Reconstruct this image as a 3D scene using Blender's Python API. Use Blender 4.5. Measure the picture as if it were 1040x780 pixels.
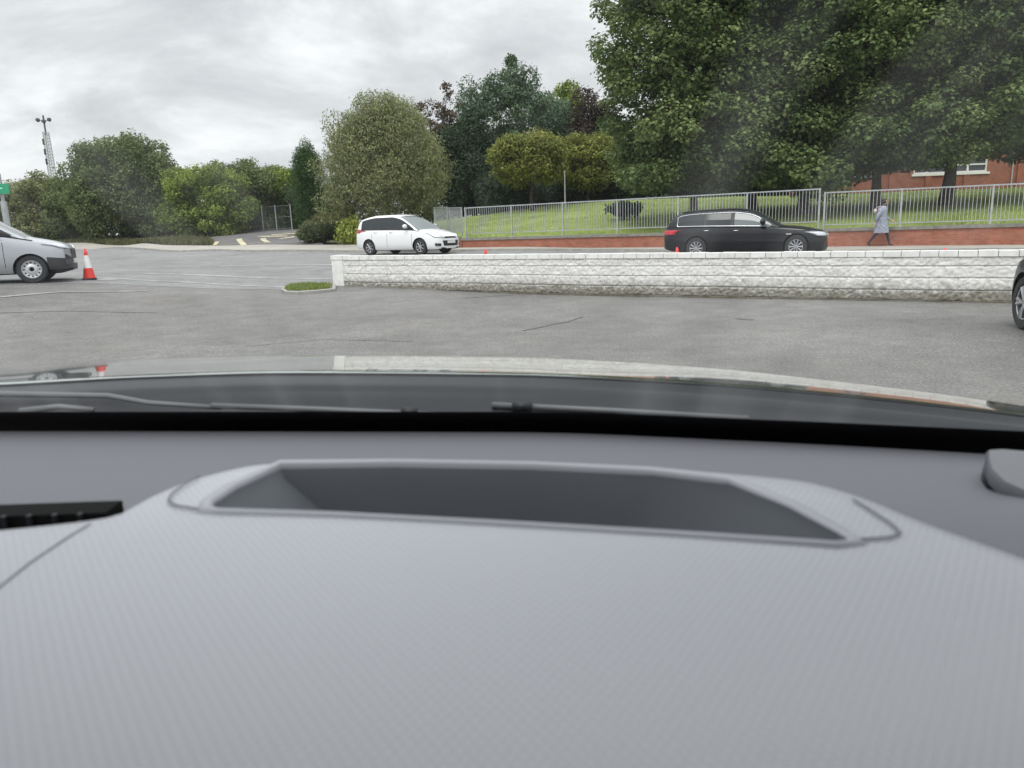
import bpy, bmesh, math, random
import numpy as np
from mathutils import Vector, Matrix, noise as mnoise
R = math.radians
for o in list(bpy.data.objects): bpy.data.objects.remove(o)
random.seed(4); rng = np.random.default_rng(7)
SC = bpy.context.scene
COL = SC.collection

# ------------------------------------------------------------------ camera
CAMZ = 1.55
n = np.array([-.035, -1., -.215]); n /= np.linalg.norm(n)          # world up in camera axes (right, down, forward)
f = np.array([0, 0, 1.]); yw = f - n*np.dot(f, n); yw /= np.linalg.norm(yw)
xw = np.cross(yw, n); xw /= np.linalg.norm(xw)
if xw[0] < 0: xw = -xw
M3 = np.array([xw, yw, n])                                          # camera axes -> world
def W(px, py, d):
    c = np.array([(px-520)/751*d, (py-390)/751*d, d])
    w = M3 @ c
    return Vector((w[0], w[1], w[2]+CAMZ))
cam_d = bpy.data.cameras.new('camera'); cam = bpy.data.objects.new('camera', cam_d); COL.objects.link(cam)
cr, cu, cb = M3[:, 0], -M3[:, 1], -M3[:, 2]
cam.matrix_world = Matrix(((cr[0], cu[0], cb[0], 0), (cr[1], cu[1], cb[1], 0), (cr[2], cu[2], cb[2], CAMZ), (0, 0, 0, 1)))
cam_d.sensor_width = 36; cam_d.lens = 26.0; cam_d.clip_start = .02; cam_d.clip_end = 4000
cam_d.dof.use_dof = True; cam_d.dof.focus_distance = 20; cam_d.dof.aperture_fstop = 9.0
SC.camera = cam

# ------------------------------------------------------------------ world
world = bpy.data.worlds.new('World'); SC.world = world; world.use_nodes = True
nt = world.node_tree; N = nt.nodes; L = nt.links
for x in list(N): N.remove(x)
out = N.new('ShaderNodeOutputWorld'); bg = N.new('ShaderNodeBackground')
SUN_EL, SUN_AZ = R(58), R(200)
sky = N.new('ShaderNodeTexSky'); sky.sky_type = 'NISHITA'; sky.sun_disc = False
sky.sun_elevation = SUN_EL; sky.sun_rotation = SUN_AZ
tc = N.new('ShaderNodeTexCoord'); sep = N.new('ShaderNodeSeparateXYZ'); L.new(tc.outputs['Generated'], sep.inputs[0])
def wm(op, a, b=None):
    m = N.new('ShaderNodeMath'); m.operation = op
    for i, v in enumerate((a, b)):
        if v is None: continue
        if isinstance(v, (int, float)): m.inputs[i].default_value = v
        else: L.new(v, m.inputs[i])
    return m.outputs[0]
zz = wm('ADD', wm('MAXIMUM', sep.outputs[2], 0.0), .30)
cmb = N.new('ShaderNodeCombineXYZ'); L.new(wm('DIVIDE', sep.outputs[0], zz), cmb.inputs[0]); L.new(wm('DIVIDE', sep.outputs[1], zz), cmb.inputs[1])
nz = N.new('ShaderNodeTexNoise'); nz.inputs['Scale'].default_value = 1.0; nz.inputs['Detail'].default_value = 8; nz.inputs['Roughness'].default_value = .60; nz.inputs['Distortion'].default_value = .35
mp = N.new('ShaderNodeMapping'); mp.inputs['Location'].default_value = (3.1, 1.7, 0); mp.inputs['Rotation'].default_value = (0, 0, .5); mp.inputs['Scale'].default_value = (1.5, 1.8, 1)
L.new(cmb.outputs[0], mp.inputs[0]); L.new(mp.outputs[0], nz.inputs['Vector'])
rp = N.new('ShaderNodeValToRGB'); L.new(nz.outputs['Fac'], rp.inputs[0])
e = rp.color_ramp.elements
e[0].position = .34; e[0].color = (.53, .545, .565, 1); e[1].position = .68; e[1].color = (.98, .99, 1.0, 1)
for p, c in ((.46, (.65, .665, .685, 1)), (.56, (.81, .825, .84, 1))):
    q = e.new(p); q.color = c
# overcast zenith is brighter than the horizon
zr = N.new('ShaderNodeMapRange'); L.new(sep.outputs[2], zr.inputs[0])
zr.inputs[1].default_value = .3; zr.inputs[2].default_value = 1.; zr.inputs[3].default_value = 1.; zr.inputs[4].default_value = 2.6
vm = N.new('ShaderNodeVectorMath'); vm.operation = 'SCALE'; L.new(rp.outputs[0], vm.inputs[0]); L.new(zr.outputs[0], vm.inputs['Scale'])
sk = N.new('ShaderNodeVectorMath'); sk.operation = 'SCALE'; sk.inputs['Scale'].default_value = .07; L.new(sky.outputs[0], sk.inputs[0])
mx = N.new('ShaderNodeMixRGB'); mx.inputs[0].default_value = .95; L.new(sk.outputs[0], mx.inputs[1]); L.new(vm.outputs[0], mx.inputs[2])
L.new(mx.outputs[0], bg.inputs[0]); bg.inputs[1].default_value = 1.0; L.new(bg.outputs[0], out.inputs[0])
sd = bpy.data.lights.new('sun', 'SUN'); sd.energy = 1.1; sd.angle = R(25); sd.color = (1, .97, .93)
so = bpy.data.objects.new('sun', sd); COL.objects.link(so)
so.rotation_euler = (R(90)-SUN_EL, 0, math.pi - SUN_AZ)
SC.view_settings.view_transform = 'Standard'; SC.view_settings.look = 'None'; SC.view_settings.gamma = 1
SC.view_settings.exposure = 0.3; SC.view_settings.use_curve_mapping = False

# ------------------------------------------------------------------ materials
MAT = {}
def mat(name, col=(.5, .5, .5), rough=.6, metal=0, coat=0, spec=.5, trans=None):
    if name in MAT: return MAT[name]
    m = bpy.data.materials.new(name); m.use_nodes = True
    b = m.node_tree.nodes['Principled BSDF']
    b.inputs['Base Color'].default_value = (*col, 1); b.inputs['Roughness'].default_value = rough
    b.inputs['Metallic'].default_value = metal; b.inputs['Coat Weight'].default_value = coat; b.inputs['Coat Roughness'].default_value = .03
    b.inputs['Specular IOR Level'].default_value = spec
    MAT[name] = m; return m
def nodes(m):
    return m.node_tree.nodes, m.node_tree.links, m.node_tree.nodes['Principled BSDF']
def tex_noise(m, scale, detail=4, rough=.5, vec=None, dist=0):
    Nn, Ll, b = nodes(m)
    t = Nn.new('ShaderNodeTexNoise'); t.inputs['Scale'].default_value = scale; t.inputs['Detail'].default_value = detail
    t.inputs['Roughness'].default_value = rough; t.inputs['Distortion'].default_value = dist
    if vec is None:
        k = Nn.new('ShaderNodeTexCoord'); vec = k.outputs['Object']
    Ll.new(vec, t.inputs['Vector']); return t.outputs['Fac']
def ramp(m, fac, stops):
    Nn, Ll, b = nodes(m); r = Nn.new('ShaderNodeValToRGB'); Ll.new(fac, r.inputs[0]); el = r.color_ramp.elements
    while len(el) < len(stops): el.new(.5)
    for q, (p, c) in zip(el, stops): q.position = p; q.color = (*c, 1) if len(c) == 3 else c
    return r.outputs[0]
def mixc(m, fac, a, b_, mode='MIX'):
    Nn, Ll, b = nodes(m); x = Nn.new('ShaderNodeMixRGB'); x.blend_type = mode
    for i, v in enumerate((fac, a, b_)):
        if isinstance(v, (int, float)): x.inputs[i].default_value = v
        elif isinstance(v, tuple): x.inputs[i].default_value = (*v, 1)
        else: Ll.new(v, x.inputs[i])
    return x.outputs[0]
def bump(m, h, strength=.4, dist=.01):
    Nn, Ll, b = nodes(m); x = Nn.new('ShaderNodeBump'); x.inputs['Strength'].default_value = strength; x.inputs['Distance'].default_value = dist
    Ll.new(h, x.inputs['Height']); Ll.new(x.outputs[0], b.inputs['Normal'])
def setcol(m, c): nodes(m)[1].new(c, nodes(m)[2].inputs['Base Color'])

def asphalt(name, lo, hi, tint):
    m = mat(name, rough=.85)
    big = tex_noise(m, .35, 5, .6, dist=.6); mid = tex_noise(m, 2.2, 5, .65); fine = tex_noise(m, 34, 5, .9); st = tex_noise(m, .8, 6, .7, dist=1.0)
    c = ramp(m, big, [(.3, lo), (.7, hi)])
    c = mixc(m, .5, c, ramp(m, mid, [(.3, (.35,)*3), (.7, (.66,)*3)]), 'OVERLAY')
    c = mixc(m, .75, c, ramp(m, fine, [(.36, (.12,)*3), (.5, (.5,)*3), (.64, (.9,)*3)]), 'OVERLAY')
    c = mixc(m, ramp(m, st, [(.56, (0, 0, 0)), (.75, (.55,)*3)]), c, tint)
    setcol(m, c); bump(m, fine, .7, .02); return m
m_lot = asphalt('lot_asphalt', (.138, .134, .127), (.205, .200, .190), (.235, .205, .172))
m_road = asphalt('road_asphalt', (.18, .18, .178), (.25, .25, .244), (.29, .28, .265))
m_side = asphalt('side_road_asphalt', (.10, .095, .095), (.15, .14, .14), (.18, .16, .14))
def concrete(name, a, b, sc=3):
    m = mat(name, rough=.85); c = ramp(m, tex_noise(m, sc, 6, .65), [(.3, a), (.7, b)]); fi = tex_noise(m, 60, 3, .6)
    c = mixc(m, .4, c, ramp(m, fi, [(.3, (.3,)*3), (.7, (.7,)*3)]), 'OVERLAY'); setcol(m, c); bump(m, fi, .4, .006); return m
m_pave = concrete('pavement_concrete', (.30, .28, .25), (.42, .395, .35), .8)
m_kerb = concrete('kerb_concrete', (.25, .24, .22), (.38, .37, .34))
m_coping = concrete('coping_concrete', (.15, .15, .13), (.30, .29, .26))
m_soil = concrete('soil', (.10, .08, .06), (.17, .14, .11))
m_line = mat('yellow_paint', (.62, .55, .30), .8); 
c_ = mixc(m_line, ramp(m_line, tex_noise(m_line, 3, 4, .7), [(.42, (0,)*3), (.6, (1,)*3)]), (.66, .6, .36), (.36, .32, .24)); setcol(m_line, c_)
m_wline = mat('worn_white_paint', (.5, .5, .48), .8)
c_ = mixc(m_wline, ramp(m_wline, tex_noise(m_wline, 1.6, 6, .75), [(.44, (0,)*3), (.66, (1,)*3)]), (.22, .22, .216), (.40, .40, .385)); setcol(m_wline, c_)
def grassmat(name, a, b, c):
    m = mat(name, rough=.9, spec=.2); big = tex_noise(m, .5, 5, .6); fine = tex_noise(m, 16, 4, .7)
    k = ramp(m, big, [(.3, a), (.5, b), (.72, c)]); k = mixc(m, .45, k, ramp(m, fine, [(.25, (.2,)*3), (.75, (.8,)*3)]), 'OVERLAY')
    setcol(m, k); bump(m, fine, .5, .03); return m
m_grass = grassmat('grass_ground', (.17, .23, .058), (.24, .305, .08), (.30, .345, .115))
m_rough = grassmat('rough_ground', (.07, .09, .035), (.12, .13, .055), (.2, .18, .10))
def brickmat(name, c1, c2, mort, bw=.225, bh=.075, ms=.012):
    m = mat(name, rough=.85, spec=.3); Nn, Ll, b = nodes(m)
    t = Nn.new('ShaderNodeTexCoord'); s = Nn.new('ShaderNodeSeparateXYZ'); Ll.new(t.outputs['Object'], s.inputs[0])
    q = Nn.new('ShaderNodeCombineXYZ')
    ad = Nn.new('ShaderNodeMath'); ad.operation = 'ADD'; Ll.new(s.outputs[0], ad.inputs[0]); Ll.new(s.outputs[1], ad.inputs[1])
    Ll.new(ad.outputs[0], q.inputs[0]); Ll.new(s.outputs[2], q.inputs[1])
    br = Nn.new('ShaderNodeTexBrick'); Ll.new(q.outputs[0], br.inputs['Vector'])
    br.inputs['Scale'].default_value = 1; br.inputs['Brick Width'].default_value = bw; br.inputs['Row Height'].default_value = bh
    br.inputs['Mortar Size'].default_value = ms; br.inputs['Color1'].default_value = (*c1, 1); br.inputs['Color2'].default_value = (*c2, 1); br.inputs['Mortar'].default_value = (*mort, 1)
    k = mixc(m, .55, br.outputs['Color'], ramp(m, tex_noise(m, 2.2, 6, .7), [(.25, (.25,)*3), (.75, (.75,)*3)]), 'OVERLAY')
    k = mixc(m, ramp(m, tex_noise(m, 1.1, 5, .7, dist=.5), [(.58, (0,)*3), (.75, (.22,)*3)]), k, (.40, .28, .22))
    setcol(m, k); bump(m, br.outputs['Fac'], -.5, .008); return m
m_brick = brickmat('red_brick', (.34, .10, .058), (.43, .145, .085), (.27, .17, .13))
m_brick2 = brickmat('building_brick', (.29, .075, .045), (.35, .105, .065), (.25, .15, .11))
m_galv = mat('galvanised_steel', (.42, .44, .45), .45, .35)
c_ = ramp(m_galv, tex_noise(m_galv, 6, 4, .6), [(.3, (.34, .36, .37)), (.7, (.52, .54, .55))]); setcol(m_galv, c_)
m_wwin = mat('white_window_frame', (.8, .8, .78), .4)
m_glassd = mat('dark_glass', (.03, .036, .04), .06, 0, 0, .7)
m_carglass = mat('car_glass', (.03, .036, .04), .05, 0, 0, .35)
m_carglass2 = mat('grey_car_glass', (.15, .17, .17), .05, 0, 0, .5)
m_black = mat('black_plastic', (.022, .023, .025), .5)
m_well = mat('wheel_well', (.008, .008, .008), .9, spec=.1)
m_tyre = mat('tyre_rubber', (.03, .03, .031), .8)
m_alloy = mat('alloy_rim', (.50, .51, .53), .3, .8)
m_steelrim = mat('painted_steel_rim', (.62, .63, .65), .4, .3)
m_chrome = mat('chrome', (.8, .8, .82), .15, 1)
m_head = mat('headlamp_glass', (.62, .66, .70), .1, .4, .6)
m_tail = mat('tail_lamp', (.55, .02, .04), .15, 0, .6)
m_plate = mat('number_plate', (.75, .75, .74), .4)
m_white = mat('white_paint', (.83, .84, .84), .35, 0, .7)
m_blackcar = mat('black_car_paint', (.006, .007, .010), .4, 0, .7, .1)
m_silver = mat('silver_car_paint', (.42, .44, .47), .35, .45, .8)
m_darkcar = mat('dark_grey_car_paint', (.022, .027, .029), .4, 0, .25, .4)
m_red = mat('cone_red', (.80, .05, .035), .5)
m_conew = mat('cone_white', (.80, .80, .80), .5)
m_bark = mat('bark', rough=.95, spec=.2)
c_ = ramp(m_bark, tex_noise(m_bark, 9, 5, .7), [(.3, (.045, .038, .03)), (.7, (.12, .10, .08))]); setcol(m_bark, c_); bump(m_bark, tex_noise(m_bark, 25, 4, .7), .8, .02)
def leafmat(name):
    m = bpy.data.materials.new(name); m.use_nodes = True; Nn = m.node_tree.nodes; Ll = m.node_tree.links; b = Nn['Principled BSDF']
    a = Nn.new('ShaderNodeVertexColor'); a.layer_name = 'Col'; Ll.new(a.outputs[0], b.inputs['Base Color'])
    b.inputs['Roughness'].default_value = .55; b.inputs['Specular IOR Level'].default_value = .22
    tr = Nn.new('ShaderNodeBsdfTranslucent'); Ll.new(a.outputs[0], tr.inputs[0]); ms = Nn.new('ShaderNodeMixShader'); ms.inputs[0].default_value = .3
    Ll.new(b.outputs[0], ms.inputs[1]); Ll.new(tr.outputs[0], ms.inputs[2]); Ll.new(ms.outputs[0], Nn['Material Output'].inputs[0]); return m
m_leaf = leafmat('leaf')

# ------------------------------------------------------------------ object helpers
def tag(o, label=None, cat=None, group=None, kind=None):
    if label: o['label'] = label
    if cat: o['category'] = cat
    if group: o['group'] = group
    if kind: o['kind'] = kind
    return o
def empty(name, label, cat, loc=(0, 0, 0), rz=0, group=None):
    o = bpy.data.objects.new(name, None); COL.objects.link(o); o.location = loc; o.rotation_euler = (0, 0, rz); o.empty_display_size = .2
    return tag(o, label, cat, group)
def mesh(name, v, fs, m, parent=None, smooth=False, mats=None, idx=None, ang=None):
    me = bpy.data.meshes.new(name); me.from_pydata([tuple(p) for p in v], [], fs)
    for q in (mats or [m]): me.materials.append(q)
    if idx is not None: me.polygons.foreach_set('material_index', idx)
    if smooth: me.polygons.foreach_set('use_smooth', [True]*len(me.polygons))
    if ang: me.set_sharp_from_angle(angle=R(ang))
    me.update(); o = bpy.data.objects.new(name, me); COL.objects.link(o)
    if parent is not None: o.parent = parent
    return o
class MB:
    def __init__(s): s.v = []; s.f = []; s.i = []
    def add(s, v, f, i=0):
        k = len(s.v); s.v += [tuple(p) for p in v]; s.f += [tuple(a+k for a in q) for q in f]; s.i += [i]*len(f)
    def box(s, a, b, i=0, rot=None, ctr=None):
        x0, y0, z0 = a; x1, y1, z1 = b
        v = [Vector(p) for p in ((x0,y0,z0),(x1,y0,z0),(x1,y1,z0),(x0,y1,z0),(x0,y0,z1),(x1,y0,z1),(x1,y1,z1),(x0,y1,z1))]
        if rot is not None: v = [rot @ (p-Vector(ctr)) + Vector(ctr) for p in v]
        s.add(v, [(0,3,2,1),(4,5,6,7),(0,1,5,4),(1,2,6,5),(2,3,7,6),(3,0,4,7)], i)
    def tube(s, pts, rad, n=8, i=0, cap=True, flat=1.):
        pts = [Vector(p) for p in pts]; rad = rad if isinstance(rad, (list, tuple)) else [rad]*len(pts)
        vv = []; ff = []
        prev = None
        for k, p in enumerate(pts):
            d = (pts[min(k+1, len(pts)-1)] - pts[max(k-1, 0)]).normalized()
            if prev is None: a = d.orthogonal().normalized()
            else: a = (prev - d*prev.dot(d)).normalized()
            prev = a; b = d.cross(a)
            for j in range(n):
                t = 2*math.pi*j/n; vv.append(p + a*math.cos(t)*rad[k] + b*math.sin(t)*rad[k]*flat)
        for k in range(len(pts)-1):
            for j in range(n):
                ff.append((k*n+j, k*n+(j+1) % n, (k+1)*n+(j+1) % n, (k+1)*n+j))
        if cap: ff.append(tuple(range(n))[::-1]); ff.append(tuple((len(pts)-1)*n+j for j in range(n)))
        s.add(vv, ff, i)
    def lathe(s, prof, n=24, axis='Z', i=0, c=(0, 0, 0)):
        vv = []; ff = []; m = len(prof)
        for k in range(n):
            t = 2*math.pi*k/n
            for r, h in prof:
                p = (r*math.cos(t), r*math.sin(t), h) if axis == 'Z' else (r*math.cos(t), h, r*math.sin(t))
                vv.append((p[0]+c[0], p[1]+c[1], p[2]+c[2]))
        for k in range(n):
            for j in range(m-1):
                a, b = k*m+j, ((k+1) % n)*m+j
                ff.append((a, b, b+1, a+1) if axis == 'Z' else (a, a+1, b+1, b))
        s.add(vv, ff, i)
    def build(s, name, m, parent=None, smooth=False, ang=None):
        return mesh(name, s.v, s.f, m, parent, smooth, m if isinstance(m, list) else None, s.i, ang)
def interp(keys, x):
    """monotone-ish cubic through keys"""
    xs = [k[0] for k in keys]; ys = [k[1] for k in keys]
    if x <= xs[0]: return ys[0]
    if x >= xs[-1]: return ys[-1]
    i = max(j for j in range(len(xs)) if xs[j] <= x); i = min(i, len(xs)-2)
    h = xs[i+1]-xs[i]; t = (x-xs[i])/h
    def sl(j):
        if j <= 0: return (ys[1]-ys[0])/(xs[1]-xs[0])
        if j >= len(xs)-1: return (ys[-1]-ys[-2])/(xs[-1]-xs[-2])
        a = (ys[j]-ys[j-1])/(xs[j]-xs[j-1]); b = (ys[j+1]-ys[j])/(xs[j+1]-xs[j])
        return 0 if a*b <= 0 else 2*a*b/(a+b)
    m0, m1 = sl(i)*h, sl(i+1)*h
    return (2*t**3-3*t*t+1)*ys[i]+(t**3-2*t*t+t)*m0+(-2*t**3+3*t*t)*ys[i+1]+(t**3-t*t)*m1

# ------------------------------------------------------------------ terrain
CT = []
def cpx(px, py, d): p = W(px, py, d); CT.append((p.x, p.y, p.z))
for x in (-16, -10, -5, 0, 5, 10, 16):
    for y in (-6, -1, 4, 8): CT.append((x, y, 0.))
CT += [(-11, 11.5, .14), (-16, 12, .22), (-5, 12, .0), (0, 12, 0), (5, 12, 0), (11, 10.5, 0), (15, 9, 0), (20, 6, 0), (-7, 15, .12), (-3, 15.5, .03), (25,0,0),(25,12,.2)]
for a in [(1024,308,12.3), (341,292,19.5), (600,299.5,16.3), (800,304,13.9), (1035,333,9.6), (91,283,18.8), (30,285,17.5), (-60,286,17), (200,288.5,18.2), (290,297,18.3),
          (757,263,22.8), (600,258,24.5),(414,260.5,29), (960,258,21.5), (500,257,28), 
          (80,257.7,50), (180,258.5,42), (260,258.5,38), (340,258.5,35), (260,251,42), (180,251,46), (100,251.5,53), (60,247,56), (100,246,55), (150,246,54),
          (250,238,53), (290,233,56), (200,243,52), (320,244,42), (370,246,39), (300,229,62), (250,230,62), (60,246.5,63), (135,244.5,58), (0,248,65), (-40,249,68), (90,249,58), (20,262,34), (20,254,46), (-60,262,34), (240,246,46), (300,245,45), (400,243,44), (440,240,46),(150,268,28),(250,268,28),(60,268,28)]: cpx(*a)
for a in [(470,251.5,34), (831,250.4,27.2), (1040,249,24), (893,250,25.5), (340,250,38.5), (650,251,30.5)]: cpx(*a); CT[-1] = (CT[-1][0], CT[-1][1], CT[-1][2]-.09)
for x in (-120, -80, -50, -30, -10, 10): CT += [(x, 75, 2.0), (x, 100, 2.0), (x, 160, 2.0)]
CT = np.array(CT)
def ghz(x, y):
    r2 = (CT[:, 0]-x)**2 + (CT[:, 1]-y)**2
    w = np.exp(-r2/(2*2.3**2)) + .02*np.exp(-r2/(2*6.**2)) + 1e-6/(1+r2)**.8
    return float((w*CT[:, 2]).sum()/w.sum())
# the three lines that cut the ground: edge of the lot, far kerb, back of the pavement (all functions of x)
p1 = W(341, 292, 19.5); p2 = W(1024, 308, 12.3)
wd = (p2-p1); wd.z = 0; WL = wd.length; wdn = wd.normalized()
def line_fn(pts):
    xs = [p[0] for p in pts]; ys = [p[1] for p in pts]
    return lambda x: float(np.interp(x, xs, ys))
pl = [W(0, 287, 17.2), W(100, 286, 17.9), W(200, 289, 18.0), W(288, 296, 18.3)]
LOTB = line_fn([(-60, 17), *[(p.x, p.y) for p in pl], (p1.x, p1.y+.25), (p2.x+.0, p2.y+.25), (p2.x+9*wdn.x, p2.y+9*wdn.y), (60, -8)])
kp = [W(-60, 258.5, 60), W(80, 257.7, 50), W(180, 258.5, 42), W(260, 258.5, 38), W(340, 258.5, 35), W(470, 256, 31.4), W(757, 255, 25.1), W(1040, 254, 21.8)]
KERB = line_fn([(-90, 85), *[(p.x, p.y) for p in kp], (30, 14), (60, -2)])
b1 = W(470, 251.5, 34); b2 = W(1040, 249, 24); bd = b2-b1; bd.z = 0; bdn = bd.normalized()
PB = line_fn([(-90, 92), *[(p.x, p.y) for p in (W(-60, 250, 66), W(80, 251, 56), W(180, 251, 46), W(260, 251, 42), W(340, 250, 38.5), W(440, 250, 36))], (b1.x, b1.y+.1), (b2.x, b2.y+.1), (b2.x+30*bdn.x, b2.y+30*bdn.y), (60, 2)])
def sheet(name, xs, f0, f1, nv, off, m, kind='structure', hfun=None):
    v = []; fs = []
    for x in xs:
        a, b = f0(x), f1(x)
        for j in range(nv+1):
            y = a+(b-a)*j/nv; v.append((x, y, (hfun or ghz)(x, y)+off))
    for i in range(len(xs)-1):
        for j in range(nv):
            a = i*(nv+1)+j; fs.append((a, a+nv+1, a+nv+2, a+1))
    return tag(mesh(name, v, fs, m, smooth=True), kind=kind)
xs_ = np.concatenate([[-1500, -500, -200, -120, -90, -75], np.arange(-62, 62.1, 1.0), [75, 90, 120, 200, 500, 1500]])
ys_ = np.concatenate([[-1500, -400, -100, -50, -30, -20], np.arange(-12, 80.1, 1.0), [90, 110, 150, 250, 500, 2500]])
v = [(x, y, ghz(x, y)-.06) for x in xs_ for y in ys_]; ny = len(ys_)
fs = [(i*ny+j, (i+1)*ny+j, (i+1)*ny+j+1, i*ny+j+1) for i in range(len(xs_)-1) for j in range(ny-1)]
tag(mesh('ground', v, fs, m_rough, smooth=True), kind='structure')
sheet('car_park', np.arange(-45, 45.1, .5), lambda x: -12, LOTB, 56, .0, m_lot)
sheet('road', np.arange(-60, 45.1, .5), LOTB, KERB, 40, .004, m_road)
sheet('pavement', np.arange(-60, 40.1, .5), lambda x: KERB(x)+.13, PB, 8, .09, m_pave)
# kerb
v = []; fs = []; xk = np.arange(-60, 40.1, .5)
for x in xk:
    y = KERB(x); z = ghz(x, y)
    v += [(x, y, z-.05), (x, y+.02, z+.10), (x, y+.135, z+.10), (x, y+.135, z-.05)]
for i in range(len(xk)-1):
    for j in range(3):
        a = i*4+j; fs.append((a, a+4, a+5, a+1))
tag(mesh('kerb', v, fs, m_kerb), kind='structure')
def pat(px, py):
    """ground point seen at a pixel of the photograph"""
    prev = None
    for k in range(2400):
        d = 6+k*.03; p = W(px, py, d)
        if p.z <= ghz(p.x, p.y): return p
    return W(px, py, 60)
def ribbon(pts, w, mb, off=.012, step=.4):
    P = []
    for a, b in zip(pts[:-1], pts[1:]):
        a = Vector(a); b = Vector(b); nn_ = max(1, int((b-a).length/step))
        for k in range(nn_): P.append(a+(b-a)*k/nn_)
    P.append(Vector(pts[-1])); v = []
    for k, p in enumerate(P):
        d = (P[min(k+1, len(P)-1)]-P[max(0, k-1)]); d.z = 0; d.normalize(); s = Vector((-d.y, d.x, 0))*w/2
        for q in (p-s, p+s): v.append((q.x, q.y, ghz(q.x, q.y)+off))
    mb.add(v, [(2*k, 2*k+1, 2*k+3, 2*k+2) for k in range(len(P)-1)])
# side road climbing away on the left
sr_a = [W(110, 250.5, 53), W(180, 250.5, 47), W(260, 250.5, 43), W(330, 249.5, 39.5)]
sr_b = [W(225, 238, 60), W(250, 236, 60), W(275, 233.5, 60), W(300, 232, 60)]
v = []; fs = []; nu, nv = 24, 24
for i in range(nu+1):
    t = i/nu*3; k = min(int(t), 2); u = t-k; A = sr_a[k].lerp(sr_a[k+1], u); B = sr_b[k].lerp(sr_b[k+1], u)
    for j in range(nv+1):
        p = A.lerp(B, j/nv); v.append((p.x, p.y, ghz(p.x, p.y)+.05))
for i in range(nu):
    for j in range(nv):
        a = i*(nv+1)+j; fs.append((a, a+nv+1, a+nv+2, a+1))
tag(mesh('side_road', v, fs, m_side, smooth=True), kind='structure')
mb = MB()
def pxline(pts, w, mb, off=.012, dmin=None):
    ribbon([pat(*p) for p in pts], w, mb, off)
for pts, w in [([(190, 249.6), (232, 249.2), (276, 247.2)], .16), ([(220, 246.5), (217, 250)], .35), ([(243, 243.5), (248, 249.8)], .35), ([(267, 243), (272, 247)], .35),
               ([(262, 241.2), (292, 240.6)], .3), ([(276, 239.5), (300, 238)], .3), ([(284, 243.5), (300, 241)], .3), ([(288, 237), (306, 236.2)], .22)]:
    pxline(pts, w, mb, .062)
tag(mb.build('yellow_road_marking', m_line), kind='structure')
mb = MB()
for pts, w in [([(130, 284.5), (200, 287.5), (285, 291.5), (336, 292)], .30), ([(120, 278), (200, 279.5), (340, 283)], .5), ([(60, 283.2), (98, 282.8), (124, 284.2)], .9), ([(150, 272), (240, 270), (340, 269)], .3), ([(0, 302), (60, 297), (150, 296)], .15)]:
    pxline(pts, w, mb, .010)
tag(mb.build('white_road_marking', m_wline), kind='structure')
m_crack = mat('tar_crack', (.115, .112, .108), .85)
mb = MB()
for pts, w in [([(531, 336), (545, 333.5), (560, 330), (575, 327.5), (592, 322)], .045), ([(748, 323.5), (756, 324.8), (766, 325)], .09), ([(470, 303), (500, 301), (520, 300)], .05), ([(0,318),(70,316),(160,318)],.03), ([(250,352),(330,345),(420,347)],.02)]:
    pxline(pts, w, mb, .006)
tag(mb.build('crack', m_crack), kind='structure')
# kerbed grass island by the wall end
isl = [(286, 296.5), (289, 293.8), (300, 291.8), (318, 290.8), (341, 291), (341, 296.2), (325, 298), (303, 299.6), (290, 299.2)]
IP = [pat(*p) for p in isl]; c0 = sum(IP, Vector())/len(IP)
v = []; fs = []
rings = [(1.0, 0.0), (1.0, .07), (.9, .08), (.88, .06), (.4, .09)]
for s, h in rings:
    for p in IP:
        q = c0+(p-c0)*s; v.append((q.x, q.y, ghz(q.x, q.y)+h))
v.append((c0.x, c0.y, ghz(c0.x, c0.y)+.1)); K = len(IP); idx = []
for r_ in range(4):
    for k in range(K): fs.append((r_*K+k, r_*K+(k+1) % K, (r_+1)*K+(k+1) % K, (r_+1)*K+k)); idx.append(0 if r_ < 2 else 1)
for k in range(K): fs.append((4*K+k, 4*K+(k+1) % K, 5*K)); idx.append(1)
tag(mesh('kerbed_verge', v, fs, None, mats=[m_kerb, m_soil], idx=idx), kind='structure')

# ------------------------------------------------------------------ grass bank behind the railing
def bank_z(px):  # crest line: px -> (py, d)
    return float(np.interp(px, [440, 474, 520, 560, 620, 700, 830, 960, 1040, 1200], [225, 220, 213.5, 208.5, 204, 201, 198, 193, 190, 186])), float(np.interp(px, [440, 560, 700, 830, 960, 1200], [50, 50, 46, 43, 41, 40]))
v = []; fs = []; pxs = list(range(440, 1241, 8)); nv = 16
BK = {}
for px in pxs:
    cy_, cd = bank_z(px); c = W(px, cy_, cd)
    # start on the wall line, same pixel column
    t0 = np.interp(px, [440, 470, 831, 1040, 1240], [38, 34.5, 27.6, 24.4, 21.8]); s0 = W(px, 235, t0); s0 = s0+Vector((-bdn.y, bdn.x, 0))*.42; s0.z = 1.0
    for j in range(nv+1):
        t = j/nv; p = s0.lerp(c, t); p.z = s0.z+(c.z-s0.z)*(t**.85) + .04*mnoise.noise(Vector((p.x*.4, p.y*.4, 0))); v.append(p)
    far = c+(c-s0).normalized()*45; far.z = c.z+.3; v.append(far)
w_ = nv+2
for i in range(len(pxs)-1):
    for j in range(nv+1):
        a = i*w_+j; fs.append((a, a+w_, a+w_+1, a+1))
tag(mesh('grass_bank', v, fs, m_grass, smooth=True), kind='structure')
BV = np.array([tuple(p) for p in v])
def bank_h(x, y):
    r2 = (BV[:, 0]-x)**2+(BV[:, 1]-y)**2; i = np.argsort(r2)[:6]; w = 1/(r2[i]+.01); return float((w*BV[i, 2]).sum()/w.sum())

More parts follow.
